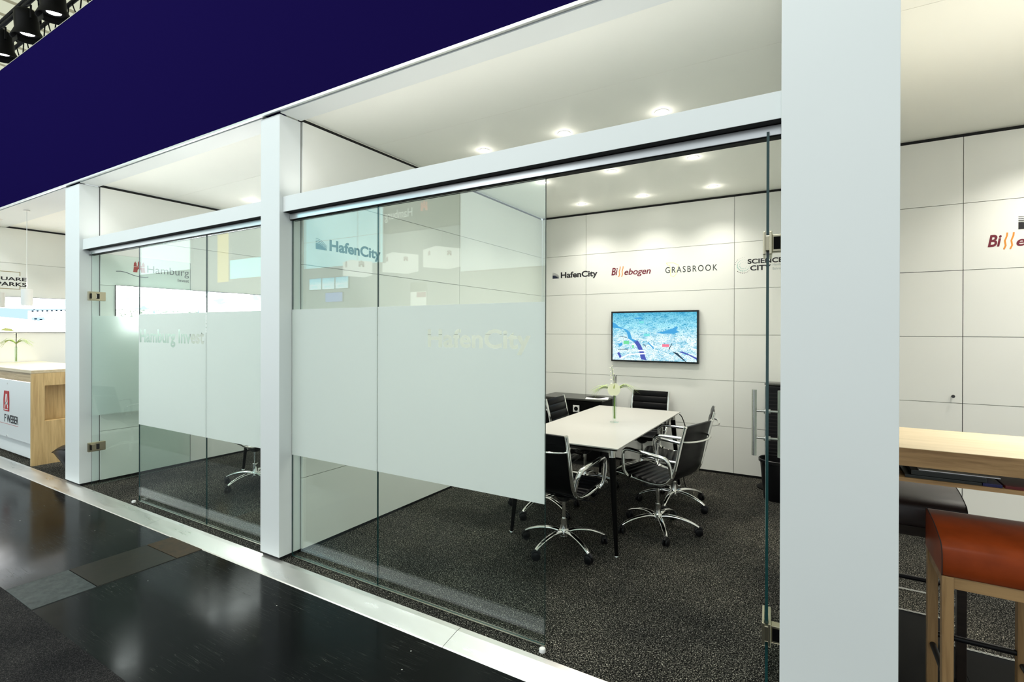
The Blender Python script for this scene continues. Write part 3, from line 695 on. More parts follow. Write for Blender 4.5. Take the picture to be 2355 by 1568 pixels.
# ------------------------------------------------------------------ office chairs
PROF = catmull([(-.335, .875), (-.30, .74), (-.268, .60), (-.235, .50), (-.165, .437), (-.05, .425), (.10, .44), (.22, .455), (.262, .442)], 10)   # (y, z)
PROF = [Vector((0, p[0], p[1])) for p in [(q.x, q.y) for q in [Vector((a[0], a[1], 0)) for a in PROF]]]
def prof_slice(i0, i1): return PROF[i0:i1+1]
def sling(pts, w, pitch, th=.011, ph=0):
    """quilted leather strip following a profile"""
    dense = []
    for i in range(len(pts)-1):
        for k in range(5): dense.append(pts[i].lerp(pts[i+1], k/5))
    dense.append(pts[-1]); s = 0; A = []; B = []
    for i, p in enumerate(dense):
        if i: s += (p-dense[i-1]).length
        t = (dense[min(i+1, len(dense)-1)]-dense[max(i-1, 0)]).normalized(); n = Vector((0, -t.z, t.y))
        if n.z < 0 and abs(n.z) > abs(n.y): n = -n
        if abs(n.y) >= abs(n.z) and n.y < 0: n = -n
        b = abs(math.sin(math.pi*(s/pitch+ph)))**.4*.010
        A.append(p+n*(th*.5+b)); B.append(p-n*(th*.5))
    mb = MB(); n = len(dense); xs = [-w, -w*.93, 0, w*.93, w]; sc = [.45, 1, 1, 1, .45]
    vs = []
    for arr, oth in ((A, B), (B, A)):
        for i in range(n):
            c = (arr[i]+oth[i])/2
            for x, k in zip(xs, sc): q = c+(arr[i]-c)*k; vs.append((x, q.y, q.z))
    m = len(xs); fs = []
    for l in range(2):
        o = l*n*m
        for i in range(n-1):
            for j in range(m-1):
                f = (o+i*m+j, o+i*m+j+1, o+(i+1)*m+j+1, o+(i+1)*m+j); fs.append(f if l == 0 else f[::-1])
    o = n*m
    for i in range(n-1):
        fs.append((i*m, (i+1)*m, o+(i+1)*m, o+i*m)); fs.append((i*m+m-1, o+i*m+m-1, o+(i+1)*m+m-1, (i+1)*m+m-1))
    for j in range(m-1):
        fs.append((j, o+j, o+j+1, j+1)); e = (n-1)*m; fs.append((e+j, e+j+1, o+e+j+1, o+e+j))
    mb.add(vs, fs, 0, True); return mb
def make_chair(label):
    t = thing('office_chair', label, 'chair')
    nb = 36
    sling(PROF[:nb], .198, .072, ph=.1).build('backrest', 'leather', t)
    sling(PROF[nb+1:], .198, .052, ph=.0).build('seat', 'leather', t)
    for s in (-1, 1):
        r = MB(); r.tube([(s*.208, p.y, p.z) for p in PROF], .0145, 10, flat=.8); r.tube([(s*.208, PROF[0].y, PROF[0].z-.001), (s*.208, PROF[0].y-.002, PROF[0].z+.006)], .0135, 12); r.build('side_rail', 'chrome', t)
        a = MB(); pts = catmull([(s*.214, -.232, .500), (s*.226, -.230, .56), (s*.238, -.226, .600), (s*.246, -.205, .630), (s*.250, -.175, .640), (s*.252, -.05, .650), (s*.252, .09, .660), (s*.252, .125, .657), (s*.252, .148, .636), (s*.252, .153, .60), (s*.248, .150, .53), (s*.240, .143, .475), (s*.224, .128, .446)], 4)
        a.tube(pts, .0125, 10, flat=1.3); a.tube([(s*.204, .11, .438), (s*.228, .11, .452)], .016, 12); a.build('armrest', 'chrome', t)
    k = MB(); k.tube(catmull([(-.205, -.308, .770), (-.175, -.338, .768), (-.10, -.368, .766), (0, -.378, .765), (.10, -.368, .766), (.175, -.338, .768), (.205, -.308, .770)], 6), .0115, 10, flat=.7); k.build('back_stretcher', 'chrome', t)
    k = MB(); k.tube(catmull([(-.205, -.01, .40), (-.12, -.01, .375), (0, -.01, .365), (.12, -.01, .375), (.205, -.01, .40)], 5), .016, 10, flat=.6); k.lathe([(.0, .395), (.06, .395), (.075, .38), (.05, .35), (.03, .335), (.0, .335)], 20)
    k.tube([(.04, 0, .36), (.17, .05, .352), (.21, .07, .345)], .005, 8); k.build('tilt_mechanism', 'blackplastic', t)
    k = MB(); k.lathe([(.0, .345), (.014, .345), (.014, .21), (.0, .21)], 18); k.lathe([(.0, .212), (.024, .212), (.025, .2), (.025, .10), (.032, .085), (.0, .085)], 20); k.build('gas_column', 'chrome', t)
    b = MB(); b.lathe([(.0, .135), (.030, .135), (.040, .12), (.040, .09), (.0, .085)], 20)
    for q in range(5):
        w = 2*math.pi*q/5; c, s = math.cos(w), math.sin(w)
        pts = catmull([(c*r, s*r, z) for r, z in ((.02, .112), (.09, .122), (.18, .112), (.26, .088), (.305, .066))], 5)
        b.tube(pts, [.024-.010*i/(len(pts)-1) for i in range(len(pts))], 10, flat=.62)
    bo = b.build('base', 'chrome', t)
    cs = None
    for q in range(5):
        w = 2*math.pi*q/5; cc = Vector((math.cos(w)*.305, math.sin(w)*.305, 0))
        if cs is None:
            k = MB()
            for s in (-1, 1):
                T = Matrix.Translation((0, s*.013, .0285)) @ Matrix.Rotation(R(90), 4, 'X')
                k.lathe([(0, -.008), (.024, -.008), (.0285, -.005), (.0285, .005), (.024, .008), (0, .008)], 18, T=T)
            k.tube([(0, -.014, .0285), (0, .014, .0285)], .006, 8); k.tube([(0, 0, .03), (0.008, 0, .066)], .008, 8)
            k.tube([(-.024, 0, .042), (-.012, 0, .058), (.010, 0, .060), (.024, 0, .046)], .012, 8, flat=1.3)
            cs = k.build('castor', 'blackplastic', bo); co = cs
        else: co = cs.copy(); COL.objects.link(co)
        co.parent = bo; co.location = cc; co.rotation_euler = (0, 0, w+R(30*((q*7) % 5)-40))
    return t
chair0 = None
def place_chair(x, y, heading, star, label, group):
    global chair0
    if chair0 is None: chair0 = make_chair(label); c = chair0
    else: c = copy_tree(chair0)
    c.location = (x, y, 0); rz = R(heading-90); c.rotation_euler = (0, 0, rz); c['label'] = label; c['group'] = group
    for ch in c.children:
        if ch.name.startswith('base'): ch.rotation_euler = (0, 0, R(star)-rz)
G1 = 'swivel chairs around the table of the nearer meeting room'
place_chair(-1.551, 3.348, 85, 256, 'black leather swivel chair at the near end of the table, back to the camera', G1)
place_chair(-1.051, 4.010, 165, 296, 'black leather swivel chair on the right table side, nearer the doorway', G1)
place_chair(-1.083, 4.69, 190, 267, 'black leather swivel chair on the right table side, farther from the doorway', G1)
place_chair(-1.62, 5.53, 270, 80, 'black leather swivel chair at the far table end under the television', G1)
place_chair(-1.97, 4.75, 0, 20, 'black leather swivel chair on the left table side in front of the sideboard', G1)
place_chair(-2.02, 3.95, 5, 262, 'black leather swivel chair on the left table side, mostly hidden by frosted glass', G1)
place_chair(-4.87, 3.09, 80, 205, 'black leather swivel chair in the farther meeting room with its star base showing', 'swivel chairs of the farther meeting room')
place_chair(-4.25, 4.1, 180, 250, 'black leather swivel chair in the farther meeting room behind the frosted glass', 'swivel chairs of the farther meeting room')

# ------------------------------------------------------------------ conference tables
def conf_table(x0, x1, y0, y1, lab):
    cx, cy = (x0+x1)/2, (y0+y1)/2; t = thing('conference_table', lab, 'table', (cx, cy, 0)); w, d = (x1-x0)/2, (y1-y0)/2
    p = MB(); p.box((-w, -d, .741), (w, d, .750)); p.build('tabletop', 'tabletop', t, bevel=.001)
    p = MB(); e = .006; z0, z1 = .728, .7405
    vs = [(-w+e*3, -d+e*3, z0), (w-e*3, -d+e*3, z0), (w-e*3, d-e*3, z0), (-w+e*3, d-e*3, z0), (-w+.001, -d+.001, z1), (w-.001, -d+.001, z1), (w-.001, d-.001, z1), (-w+.001, d-.001, z1)]
    p.add(vs, [(0, 3, 2, 1), (4, 5, 6, 7), (0, 1, 5, 4), (1, 2, 6, 5), (2, 3, 7, 6), (3, 0, 4, 7)]); p.build('edge_core', 'black', t)
    p = MB(); p.box((-w+.07, -d+.07, .700), (w-.07, -d+.11, .7275)); p.box((-w+.07, d-.11, .700), (w-.07, d-.07, .7275)); p.box((-w+.07, -d+.11, .700), (-w+.11, d-.11, .7275)); p.box((w-.11, -d+.11, .700), (w-.07, d-.11, .7275)); p.build('frame', 'steel', t)
    for sx in (-1, 1):
        for sy in (-1, 1):
            a = Vector((sx*(w-.065), sy*(d-.06), .7275)); b = Vector((sx*(w-.01), sy*(d-.005), .0))
            u = (b-a).normalized()
            l = MB(); l.tube([a+u*.055, a+u*.30, b-u*.015], [.024, .021, .013], 16); lo = l.build('leg', 'black', t)
            l = MB(); l.tube([a, a+u*.055], [.0245, .0245], 18); l.build('collar', 'steel', lo)
            l = MB(); l.lathe([(0, .014), (.016, .013), (.019, .004), (.019, 0), (0, 0)], 16, c=(b.x, b.y, 0)); l.build('foot', 'chrome', lo)
conf_table(-2.02, -1.156, 3.372, 5.275, 'white rectangular conference table of the nearer meeting room')
conf_table(-5.49, -4.63, 3.33, 5.23, 'conference table of the farther meeting room behind frosted glass')
# cable hanging from far table corner
p = MB(); p.tube(catmull([(-1.150, 5.21, .735), (-1.12, 5.20, .70), (-1.085, 5.18, .60), (-1.078, 5.17, .45), (-1.09, 5.16, .30), (-1.10, 5.17, .12), (-1.08, 5.2, .006)], 8), .005, 8); p.tube([(-1.092, 5.178, .60), (-1.086, 5.172, .53)], .012, 8)
tag(p.build('power_cable', 'blackplastic'), 'black cable looping down from the far right table corner', 'cable')

# ------------------------------------------------------------------ vase arrangements
def grass(mb, base, tip, sag, w=.004, mi=0, arch=.06):
    b, t = Vector(base), Vector(tip); n = 9; up = Vector((0, 0, 1)); side = (t-b).cross(up).normalized()
    vs = []
    for i in range(n+1):
        k = i/n; p = b.lerp(t, k)+up*(arch*math.sin(math.pi*min(1, k*1.15))-sag*k*k*k); ww = w*(1-k)**.6*(.5+.5*min(1, k*5)); vs += [p+side*ww, p+up*ww*.35, p-side*ww]
    fs = []
    for i in range(n):
        for j in range(2): fs.append((i*3+j, i*3+j+1, i*3+j+4, i*3+j+3))
    mb.add(vs, fs, mi, True)
def arrangement(loc, lab, full=True, s=1.0):
    t = thing('flower_vase', lab, 'vase with flower', loc)
    t.scale = (s, s, s)
    v = MB(); v.lathe([(.0, .001), (.040, .001), (.041, .004), (.012, .008), (.014, .02), (.017, .03), (.018, .14), (.0165, .235)], 24); v.lathe([(.0, .028), (.0145, .031), (.0155, .14), (.014, .235)], 24)
    v.build('glass_vase', 'vaseglass', t)
    g = MB(); g.tube([(.002, 0, .035), (-.002, .002, .14), (.003, 0, .30)], [.008, .006, .004], 8); g.tube([(-.005, -.003, .04), (.006, 0, .2), (-.004, .0, .36), (-.03, .01, .49)], .0022, 6); g.build('stems', 'stem', t)
    d = Vector((-.03, 0, .12))
    cam = Vector((.33, -.94, 0)) if full else Vector((.95, -.3, 0)); rt = Vector((.86, .51, 0))
    if full:
        f = MB(); n = 28; pts = []
        c = Vector((0, -.015, .295))+cam*.02
        for i in range(n):
            a = 2*math.pi*i/n+math.pi/2; rr = .056*(1-.10*math.exp(-((a-math.pi*2.5) % (2*math.pi)-0)**2*3) - .12*math.exp(-((a-1.5*math.pi)/.28)**2)); bow = .012*math.cos(a*2)
            pts.append(c+rt*math.cos(a)*rr+Vector((0, 0, 1))*math.sin(a)*rr*1.06+cam*bow*.6)
        ctr = c-cam*.008; f.add([ctr]+pts, [(0, i+1, (i+1) % n+1) for i in range(n)], 0, True)
        f.add([ctr-cam*.002]+[q-cam*.002 for q in pts], [(0, (i+1) % n+1, i+1) for i in range(n)], 0, True)
        f.build('anthurium_petal', 'petal', t)
        f = MB(); f.tube([c+Vector((0, 0, .012)), c+Vector((.002, 0, .03))+cam*.012, c+rt*.004+Vector((0, 0, .048))+cam*.018], [.0045, .004, .002], 8); f.build('spadix', 'spadix', t)
    k = MB()
    for q in (-.008, 0, .006): k.tube([(q, .0, .22), (q*1.6+.01, .0, .41+abs(q)*2)], .0022, 6)
    k.build('dark_twigs', 'black', t)
    l = MB()
    for i in range(24):
        sgn = -1 if i < 13 else 1; z = .27+.02*random.random(); ln = .16+.10*random.random()
        grass(l, (sgn*.01, 0, z), tuple(rt*sgn*ln+Vector((0, .05*(random.random()-.5), z+.03+.03*(random.random()-.5)))), .02+.10*random.random()*(1 if sgn < 0 else .5), .0075, 0, .02+.03*random.random())
    l.build('grass_leaves', 'leaf', t)
    o = MB()
    for i in range(11):
        k = i/10; p = Vector((-.008-.026*k, .008*k, .33+.17*k))+rt*(.016*(-1)**i)*(1.2-k*.6); o.lathe([(0, -.006), (.007*(1.3-k*.6), -.001), (.005, .004), (0, .006)], 8, c=tuple(p))
    o.build('small_blossoms', 'petal', t)
arrangement((-1.524, 4.349, .75), 'slim glass vase with cream anthurium and grasses on the conference table')
arrangement((-9.33, 2.478, 1.10), 'small glass vase with green sprig on the wooden counter', False, 1.0)

# ------------------------------------------------------------------ sideboard, socket, papers, fan, bin
t = thing('sideboard', 'low black sideboard against the back wall', 'sideboard', (-2.47, 5.72, 0))
p = MB(); p.box((-.40, -.22, .05), (.39, .22, .752)); p.build('body', 'black', t, bevel=.002)
p = MB(); p.box((-.41, -.23, .7525), (.40, .225, .772)); p.build('top', mat('sideboard_top', (.03, .03, .026), .25), t, bevel=.002)
p = MB(); p.box((-.38, -.20, 0), (.37, .20, .0495)); p.build('plinth', 'gap', t)
for x in (-.395, -.002):
    p = MB(); p.box((x, -.2255, .06), (x+.384, -.2205, .745)); p.build('door', 'black', t, bevel=.001)
p = MB(); p.box((-.0, 0, 0), (.080, .006, .080)); so = tag(p.build('power_socket', 'white', None, (-2.43, 5.4875, .615), bevel=.002), 'white square power socket on the front of the black sideboard', 'socket')
p = MB(); p.lathe([(.024, 0), (.024, .004), (.002, .004)], 20, c=(0, 0, 0), T=Matrix.Translation((.04, -.001, .04)) @ Matrix.Rotation(R(90), 4, 'X')); p.build('socket_well', 'black', so)
p = MB(); p.box((-.13, -.09, 0), (.13, .09, .006)); o = tag(p.build('magazine', 'paper', None, (-2.18, 5.62, .7725)), 'white brochures lying on the black sideboard', 'brochure'); o.rotation_euler = (0, 0, .3)
p = MB(); p.box((-.10, -.07, 0), (.07, .07, .005)); o = tag(p.build('magazine', 'black', None, (-2.2, 5.67, .779)), 'dark booklet on top of the white brochures', 'brochure'); o.rotation_euler = (0, 0, -.25)
t = thing('tower_fan', 'black tower fan with round foot in the corner behind the glass door', 'fan', (-.33, 5.69, 0))
p = MB(); p.lathe([(0, .02), (.14, .018), (.165, .008), (.165, 0), (0, 0)], 32); p.build('foot', 'black', t)
p = MB(); p.box((-.085, -.085, .02), (.085, .085, 1.03)); p.build('body', 'blackplastic', t, bevel=.02, seg=4)
p = MB(); p.box((-.088, -.090, 1.031), (.088, .088, 1.055)); p.build('control_cap', mat('dark_grey_cap', (.10, .10, .09), .35), t, bevel=.008)
p = MB()
for k in range(24): p.box((-.06, -.0875, .12+.036*k), (.03, -.0855, .128+.036*k))
p.build('air_slots', 'gap', t)
t = thing('waste_bin', 'black round waste bin standing before the tower fan', 'bin', (-.285, 5.33, 0))
p = MB(); p.lathe([(.0, .004), (.115, .0), (.118, .006), (.150, .36), (.143, .36), (.112, .012), (0, .012)], 32); p.build('body', 'blackplastic', t)
p = MB(); p.lathe([(.150, .345), (.162, .35), (.163, .372), (.156, .378), (.146, .372), (.146, .345)], 32); p.build('rim', 'blackplastic', t)

# ------------------------------------------------------------------ counter booth
t = thing('reception_counter', 'light oak reception counter with steel front at the left', 'counter', (-8.8, 2.53, 0))
xr = -7.684+8.8; xl = -9.90+8.8; yf = 2.17-2.53; yb = 2.90-2.53
p = MB(); p.box((xl, yf, 1.062), (xr, yb, 1.098)); p.build('worktop', 'oak_top', t, bevel=.0015)
p = MB()   # side cheek with niche
n0, n1, zb0, zb1 = 2.288-2.53, 2.70-2.53, .503, .915
p.box((xr-.03, yf, 0), (xr, n0, 1.0605)); p.box((xr-.03, n1, 0), (xr, yb, 1.0605)); p.box((xr-.03, n0, 0), (xr, n1, zb0)); p.box((xr-.03, n0, zb1), (xr, n1, 1.0605)); p.box((xr-.16, n0-.02, zb0-.02), (xr-.15, n1+.02, zb1+.02)); p.box((xr-.15, n0-.02, zb0-.02), (xr-.03, n0, zb1+.02)); p.box((xr-.15, n1, zb0-.02), (xr-.03, n1+.02, zb1+.02)); p.box((xr-.15, n0, zb0-.02), (xr-.03, n1, zb0)); p.box((xr-.15, n0, zb1), (xr-.03, n1, zb1+.02))
p.build('side_panel', 'oak_z', t)
p = MB(); p.box((xl, yf+.07, .04), (xr-.031, yf+.09, 1.061)); p.build('front_board', 'softsteel', t)
p = MB(); p.box((xl, yf+.02, .955), (xr-.031, yf+.0695, 1.061)); p.build('valance', 'oak_x', t)
p = MB(); p.box((xl, yf+.03, .948), (xr-.032, yf+.06, .9545)); p.build('light_strip', 'striplight', t)
p = MB(); p.box((xl, yf+.015, .245), (xr-.033, yf+.019, .947)); fp = p.build('steel_sign_plate', 'softsteel', t)
b = MB()
for x in (-7.706, -8.50, -9.3):
    for z in (.905, .262): b.tube([(x+8.8-.02, yf+.008, z), (x+8.8-.02, yf+.069, z)], .010, 12)
b.build('standoff_bolts', 'chrome', t)
fr = ((1, 0, 0), (0, 0, 1), (0, -1, 0)); o0 = (0, yf+.015, 0)
a = MB()
A = lambda l: poly_flat(a, [(x+8.8, z) for x, z in l], o0, *fr, d=.006)
A([(-8.62, .812), (-8.462, .812), (-8.452, .70), (-8.455, .565), (-8.64, .565), (-8.645, .70)])
a.build('red_emblem', 'redlogo', fp)
a = MB()
for l in ([(-8.60, .60), (-8.575, .60), (-8.535, .775), (-8.56, .775)], [(-8.475, .60), (-8.50, .60), (-8.54, .775), (-8.515, .775)], [(-8.585, .645), (-8.49, .645), (-8.50, .675), (-8.575, .675)], [(-8.625, .578), (-8.475, .578), (-8.475, .588), (-8.625, .588)]): poly_flat(a, [(x+8.8, z) for x, z in l], (0, yf+.009, 0), *fr, d=.001)
a.build('emblem_letter', 'white', fp)
a = MB(); put_flat(a, text_data('F WEBER', .47, .095, .012), (-8.62+8.8, yf+.015, .428), *fr, d=.002); a.build('lettering', 'ink', fp)
a = MB(); poly_flat(a, [(-9.3+8.8, .405), (-8.151+8.8, .405), (-8.151+8.8, .409), (-9.3+8.8, .409)], o0, *fr); a.build('red_underline', 'redlogo', fp)
def pendant(x, y, lab, z0=1.86, z1=2.06, power=6):
    t = thing('pendant_lamp', lab, 'pendant lamp', (x, y, ZC-.022 if y < 2.5 else ZC), 0, 'white cylinder pendant lamps')
    zz = t.location.z
    p = MB(); p.lathe([(0, -.012), (.03, -.012), (.032, 0), (0, 0)], 20); p.build('ceiling_rose', 'white', t)
    p = MB(); p.tube([(0, 0, -.01), (0, 0, z1-zz)], .0035, 8); p.build('cord', 'white', t)
    p = MB(); p.lathe([(0, z1-zz), (.050, z1-zz), (.054, z1-zz-.004), (.054, z0-zz), (.050, z0-zz), (.050, z1-zz-.01), (0, z1-zz-.01)], 28); p.build('shade', 'white', t)
    p = MB(); p.lathe([(0, z0-zz+.03), (.048, z0-zz+.03)], 24); p.build('bulb', 'lamp', t)
    l = bpy.data.lights.new('lamp', 'SPOT'); l.energy = power*1.4; l.color = (1, .95, .85); l.spot_size = R(120); l.spot_blend = .6; l.shadow_soft_size = .04
    o = bpy.data.objects.new('lamp', l); COL.objects.link(o); o.parent = t; o.location = (0, 0, z0-zz+.02)
    l = bpy.data.lights.new('lamp', 'SPOT'); l.energy = power; l.color = (1, .94, .82); l.spot_size = R(150); l.spot_blend = .8; l.shadow_soft_size = .04
    o = bpy.data.objects.new('lamp', l); COL.objects.link(o); o.parent = t; o.location = (0, 0, z1-zz+.02); o.rotation_euler = (math.pi, 0, 0)
pendant(-8.29, 2.30, 'white cylinder pendant hanging above the wooden counter, right one')
pendant(-9.27, 2.30, 'white cylinder pendant cut by the left picture edge')
for i, (x, y) in enumerate(((.90, 2.95), (1.9, 2.95))): pendant(x, y, 'white cylinder pendant over the bar table', power=21)
for x, y in ((-9.2, 3.9), (-8.2, 3.9), (-7.3, 3.9), (-7.4, 2.9)): downlight((x, y, ZC), 'small round downlight in the counter booth ceiling', 'downlights of the counter booth', 110)
for x, y in ((1.75, 3.6), (2.7, 3.6), (3.6, 3.6), (1.42, 4.5), (2.4, 4.5)): downlight((x, y, ZC), 'small round downlight added out of view in the bar booth ceiling', 'added downlights of the bar booth', 72)  # added out of view to brighten the bar booth
# black pointed bag beside the counter
b = MB()
sec = []
for k, (x, zt, zb_, hw) in enumerate(((-7.51, .162, .150, .008), (-7.35, .225, .142, .045), (-7.18, .280, .120, .085), (-7.0, .325, .075, .11), (-6.85, .354, .002, .12), (-6.68, .36, .0, .12))):
    sec.append([(x, 2.31+hw*math.cos(w)*1.0, (zt+zb_)/2+(zt-zb_)/2*math.sin(w)) for w in [2*math.pi*i/14 for i in range(14)]])
vs = sum(sec, []); fs = [(i*14+k, i*14+(k+1) % 14, (i+1)*14+(k+1) % 14, (i+1)*14+k) for i in range(5) for k in range(14)]+[tuple(range(14)), tuple(range(70, 84))]
b.add(vs, fs, 0, True); b.tube(catmull([(-7.51, 2.30, .156), (-7.35, 2.27, .20), (-7.18, 2.235, .24), (-7.0, 2.215, .27), (-6.85, 2.205, .29)], 5), .005, 8)
tag(b.build('leather_bag', 'leather'), 'black leather bag with pointed end on the carpet beside the counter', 'bag')

# ------------------------------------------------------------------ bar booth
t = thing('bar_table', 'light oak bar table with shelf at the right', 'table', (1.3, 2.8, 0))
x0, x1, y0, y1 = .27-1.3, 2.3-1.3, 2.53-2.8, 3.07-2.8
p = MB(); p.box((x0, y0, 1.034), (x1, y1, 1.100)); p.build('tabletop', ['oak_top'], t, bevel=.001)
p = MB(); p.box((x0, y0-.0012, 1.0285), (x1, y0-.0002, 1.0985)); p.build('front_edge', 'stoolwood_x', t)
p = MB(); p.box((x0, y0+.0, .966), (x1, y1, .981)); p.build('shelf', 'stoolwood_x', t)
for x in (x0, x1-.03):
    p = MB(); p.box((x, y0+.12, .9815), (x+.03, y1-.02, 1.0335)); p.build('spacer', 'black', t)
for x in (.55, .92):
    p = MB(); p.box((x, -.04, .0062), (x+.06, .04, .9655)); p.build('leg', 'black', t)
for a_, b_, yy, lab in ((.26, .60, 3.54, 'black sheet for the shade under the dark bar stool, with chrome edge'), (.601, 2.4, 3.26, 'black sheet for the shade under the right part of the bar table, with chrome edge')):
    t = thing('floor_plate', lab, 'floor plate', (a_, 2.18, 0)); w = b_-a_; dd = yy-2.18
    p = MB(); p.box((0, .13, .0003), (w-.001, dd, .006)); p.build('plate', 'black', t)  # black sheet standing in for the table's shade on the carpet
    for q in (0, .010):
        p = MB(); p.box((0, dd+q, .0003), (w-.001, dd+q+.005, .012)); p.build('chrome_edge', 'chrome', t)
p = MB(); p.box((.26, 3.838, .0002), (.60, 3.845, .010)); p.box((.26, 3.850, .0002), (.60, 3.856, .010)); p.box((.26, 3.845, .0002), (.60, 3.850, .003)); tag(p.build('floor_strip', 'chrome'), 'thin double chrome strip on the carpet behind the bar stools', 'floor strip')
for i, (x, w, m, lab, z) in enumerate(((.43, .23, 'magdark', 'dark magazine on the left of the bar table shelf', 0), (.575, .055, 'magblue', 'narrow blue brochure between dark and red magazines on the shelf', .0), (.71, .2, 'magred', 'red magazine at the right on the bar table shelf', .0))):
    p = MB(); p.box((x-w/2, 2.54, .9815+z), (x+w/2, 2.76, .9925+z)); o = tag(p.build('magazine', m, bevel=.001), lab, 'magazine')
p = MB(); p.box((.335, 2.545, .9928), (.56, 2.77, 1.012)); tag(p.build('magazine_stack', 'magdark', bevel=.002), 'glossy black magazine stack at the left shelf end', 'magazine')
p = MB(); p.box((.36, 2.55, 1.0125), (.60, 2.76, 1.0155)); tag(p.build('paper_sheet', 'paper'), 'white sheet sticking out over the black magazines', 'paper')
def stool(x0, x1, y0, y1, m, lab, wm=('stoolwood', 'stoolwood_x')):
    cx, cy = (x0+x1)/2, (y0+y1)/2; t = thing('bar_stool', lab, 'stool', (cx, cy, .0064)); w, d = (x1-x0)/2, (y1-y0)/2
    s = MB(); n = 10
    # cushion: straight sides, strongly rounded top front and back edges
    prof = [(-d+.004, .662), (-d-.002, .668), (-d-.003, .70), (-d-.002, .742), (-d+.006, .762), (-d+.022, .778), (-d+.07, .792), (-d*.3, .802), (0, .810), (d*.4, .817), (d-.03, .822), (d-.012, .820), (d-.003, .810), (d, .79), (d, .70), (d, .662)]
    xs = [-w, -w+.008, w-.008, w]; sc = [.985, 1, 1, .985]
    vs = []
    for j, x in enumerate(xs):
        for y, z in prof: vs.append((x, y*sc[j], .74+(z-.74)*sc[j]))
    k = len(prof); fs = [(j*k+i, j*k+(i+1) % k, (j+1)*k+(i+1) % k, (j+1)*k+i) for j in range(3) for i in range(k)]
    s.add(vs, fs, 0, True); s.add(vs, [tuple(range(k))[::-1], tuple(range(3*k, 4*k))], 0, False)
    so = s.build('cushion', m, t)
    for x in (-w+.001, w-.001):
        sm_ = MB(); sm_.tube([(x, y*1.004, z+.0005) for y, z in prof], .0016, 6, caps=False); sm_.build('seam', 'gap', so)
    lw = .034
    for sx in (-1, 1):
        for sy in (-1, 1):
            xa = sx*(w-.002); ya = sy*(d-.002)
            l = MB(); l.box((xa, ya, 0), (xa-sx*lw, ya-sy*lw, .6610)); l.build('leg', wm[0], t, bevel=.002)
    r = MB()
    for sy in (-1, 1): ya = sy*(d-.006); r.box((-w+lw, ya, .618), (w-lw, ya-sy*.022, .6610))
    for sx in (-1, 1): xa = sx*(w-.006); r.box((xa, -d+lw, .618), (xa-sx*.022, d-lw, .6610))
    r.build('seat_frame', wm[1], t, bevel=.0015)
    f = MB()
    for sx in (-1, 1): f.tube([(sx*(w-.02), -d+.03, .27), (sx*(w-.02), d-.03, .27)], .011, 12)
    f.tube([(-w+.03, d-.02, .31), (w-.03, d-.02, .31)], .011, 12); f.build('footrest', 'blackplastic', t)
stool(.405, .715, 2.40, 2.71, 'redleather', 'bar stool with rust brown leather seat in the foreground')
M['darkwood'] = mk_wood('dark_stool_wood', (.022, .014, .009), (.010, .006, .004), 0)  # near black wood for the frame of the second stool
stool(.26, .585, 2.935, 3.26, 'darkleather', 'bar stool with near black leather seat behind the brown one', ('darkwood', 'darkwood'))
# cupboard door in the bar booth wall
t = bpy.data.objects.new('door_1', None); COL.objects.link(t); t.location = (.6, YR, 0); t['kind'] = 'structure'
p = MB()
p.box((.2495-.6+.01, -.0008, 2.0235), (.9608-.6, .004, 2.0268)); p.box((.3595, -.0008, .03), (.3625, .004, 2.0268)); p.build('door_gap', 'gap', t)
p = MB(); p.lathe([(0, .028), (.010, .028), (.012, .022), (.007, .016), (.005, 0), (0, 0)], 18, T=Matrix.Translation((.903-.6, 0, 1.077)) @ Matrix.Rotation(R(90), 4, 'X')); p.build('door_knob', 'knob', t)

# ------------------------------------------------------------------ hall above: ceiling, truss, spotlights
p = MB(); p.box((-34, -12, 11.5), (12, 24, 11.7)); struct('ceiling', p, 'rib', 'beige ribbed hall ceiling')
t = thing('lighting_truss', 'black lighting truss above the blue fascia', 'truss', (-9, 2.72, 6.02))
TL = (-5, 4.2)
chords = [(-.15, 0), (.15, 0), (0, .34)]
for y, z in chords:
    p = MB(); p.tube([(TL[0], y, z), (TL[1], y, z)], .025, 10); p.build('chord', 'black', t)
for k in range(9):
    p = MB(); x = -2.2+k*.42; p.tube(catmull([(x, .15, -.02), (x+.05, .17, -.14-.03*(k % 3)), (x+.17, .17, -.2-.04*(k % 2)), (x+.3, .15, -.02)], 6), .008, 6); p.build('cable_loop', 'black', t)
p = MB(); x = TL[0]; k = 0
while x < TL[1]-.4:
    for a_, b_ in ((0, 2), (1, 2), (0, 1)):
        A_, B_ = (chords[a_], chords[b_]) if k % 2 == 0 else (chords[b_], chords[a_])
        p.tube([(x, *A_), (x+.42, *B_)], .016, 6)
    x += .42; k += 1
p.build('bracing', 'black', t)
spot0 = None
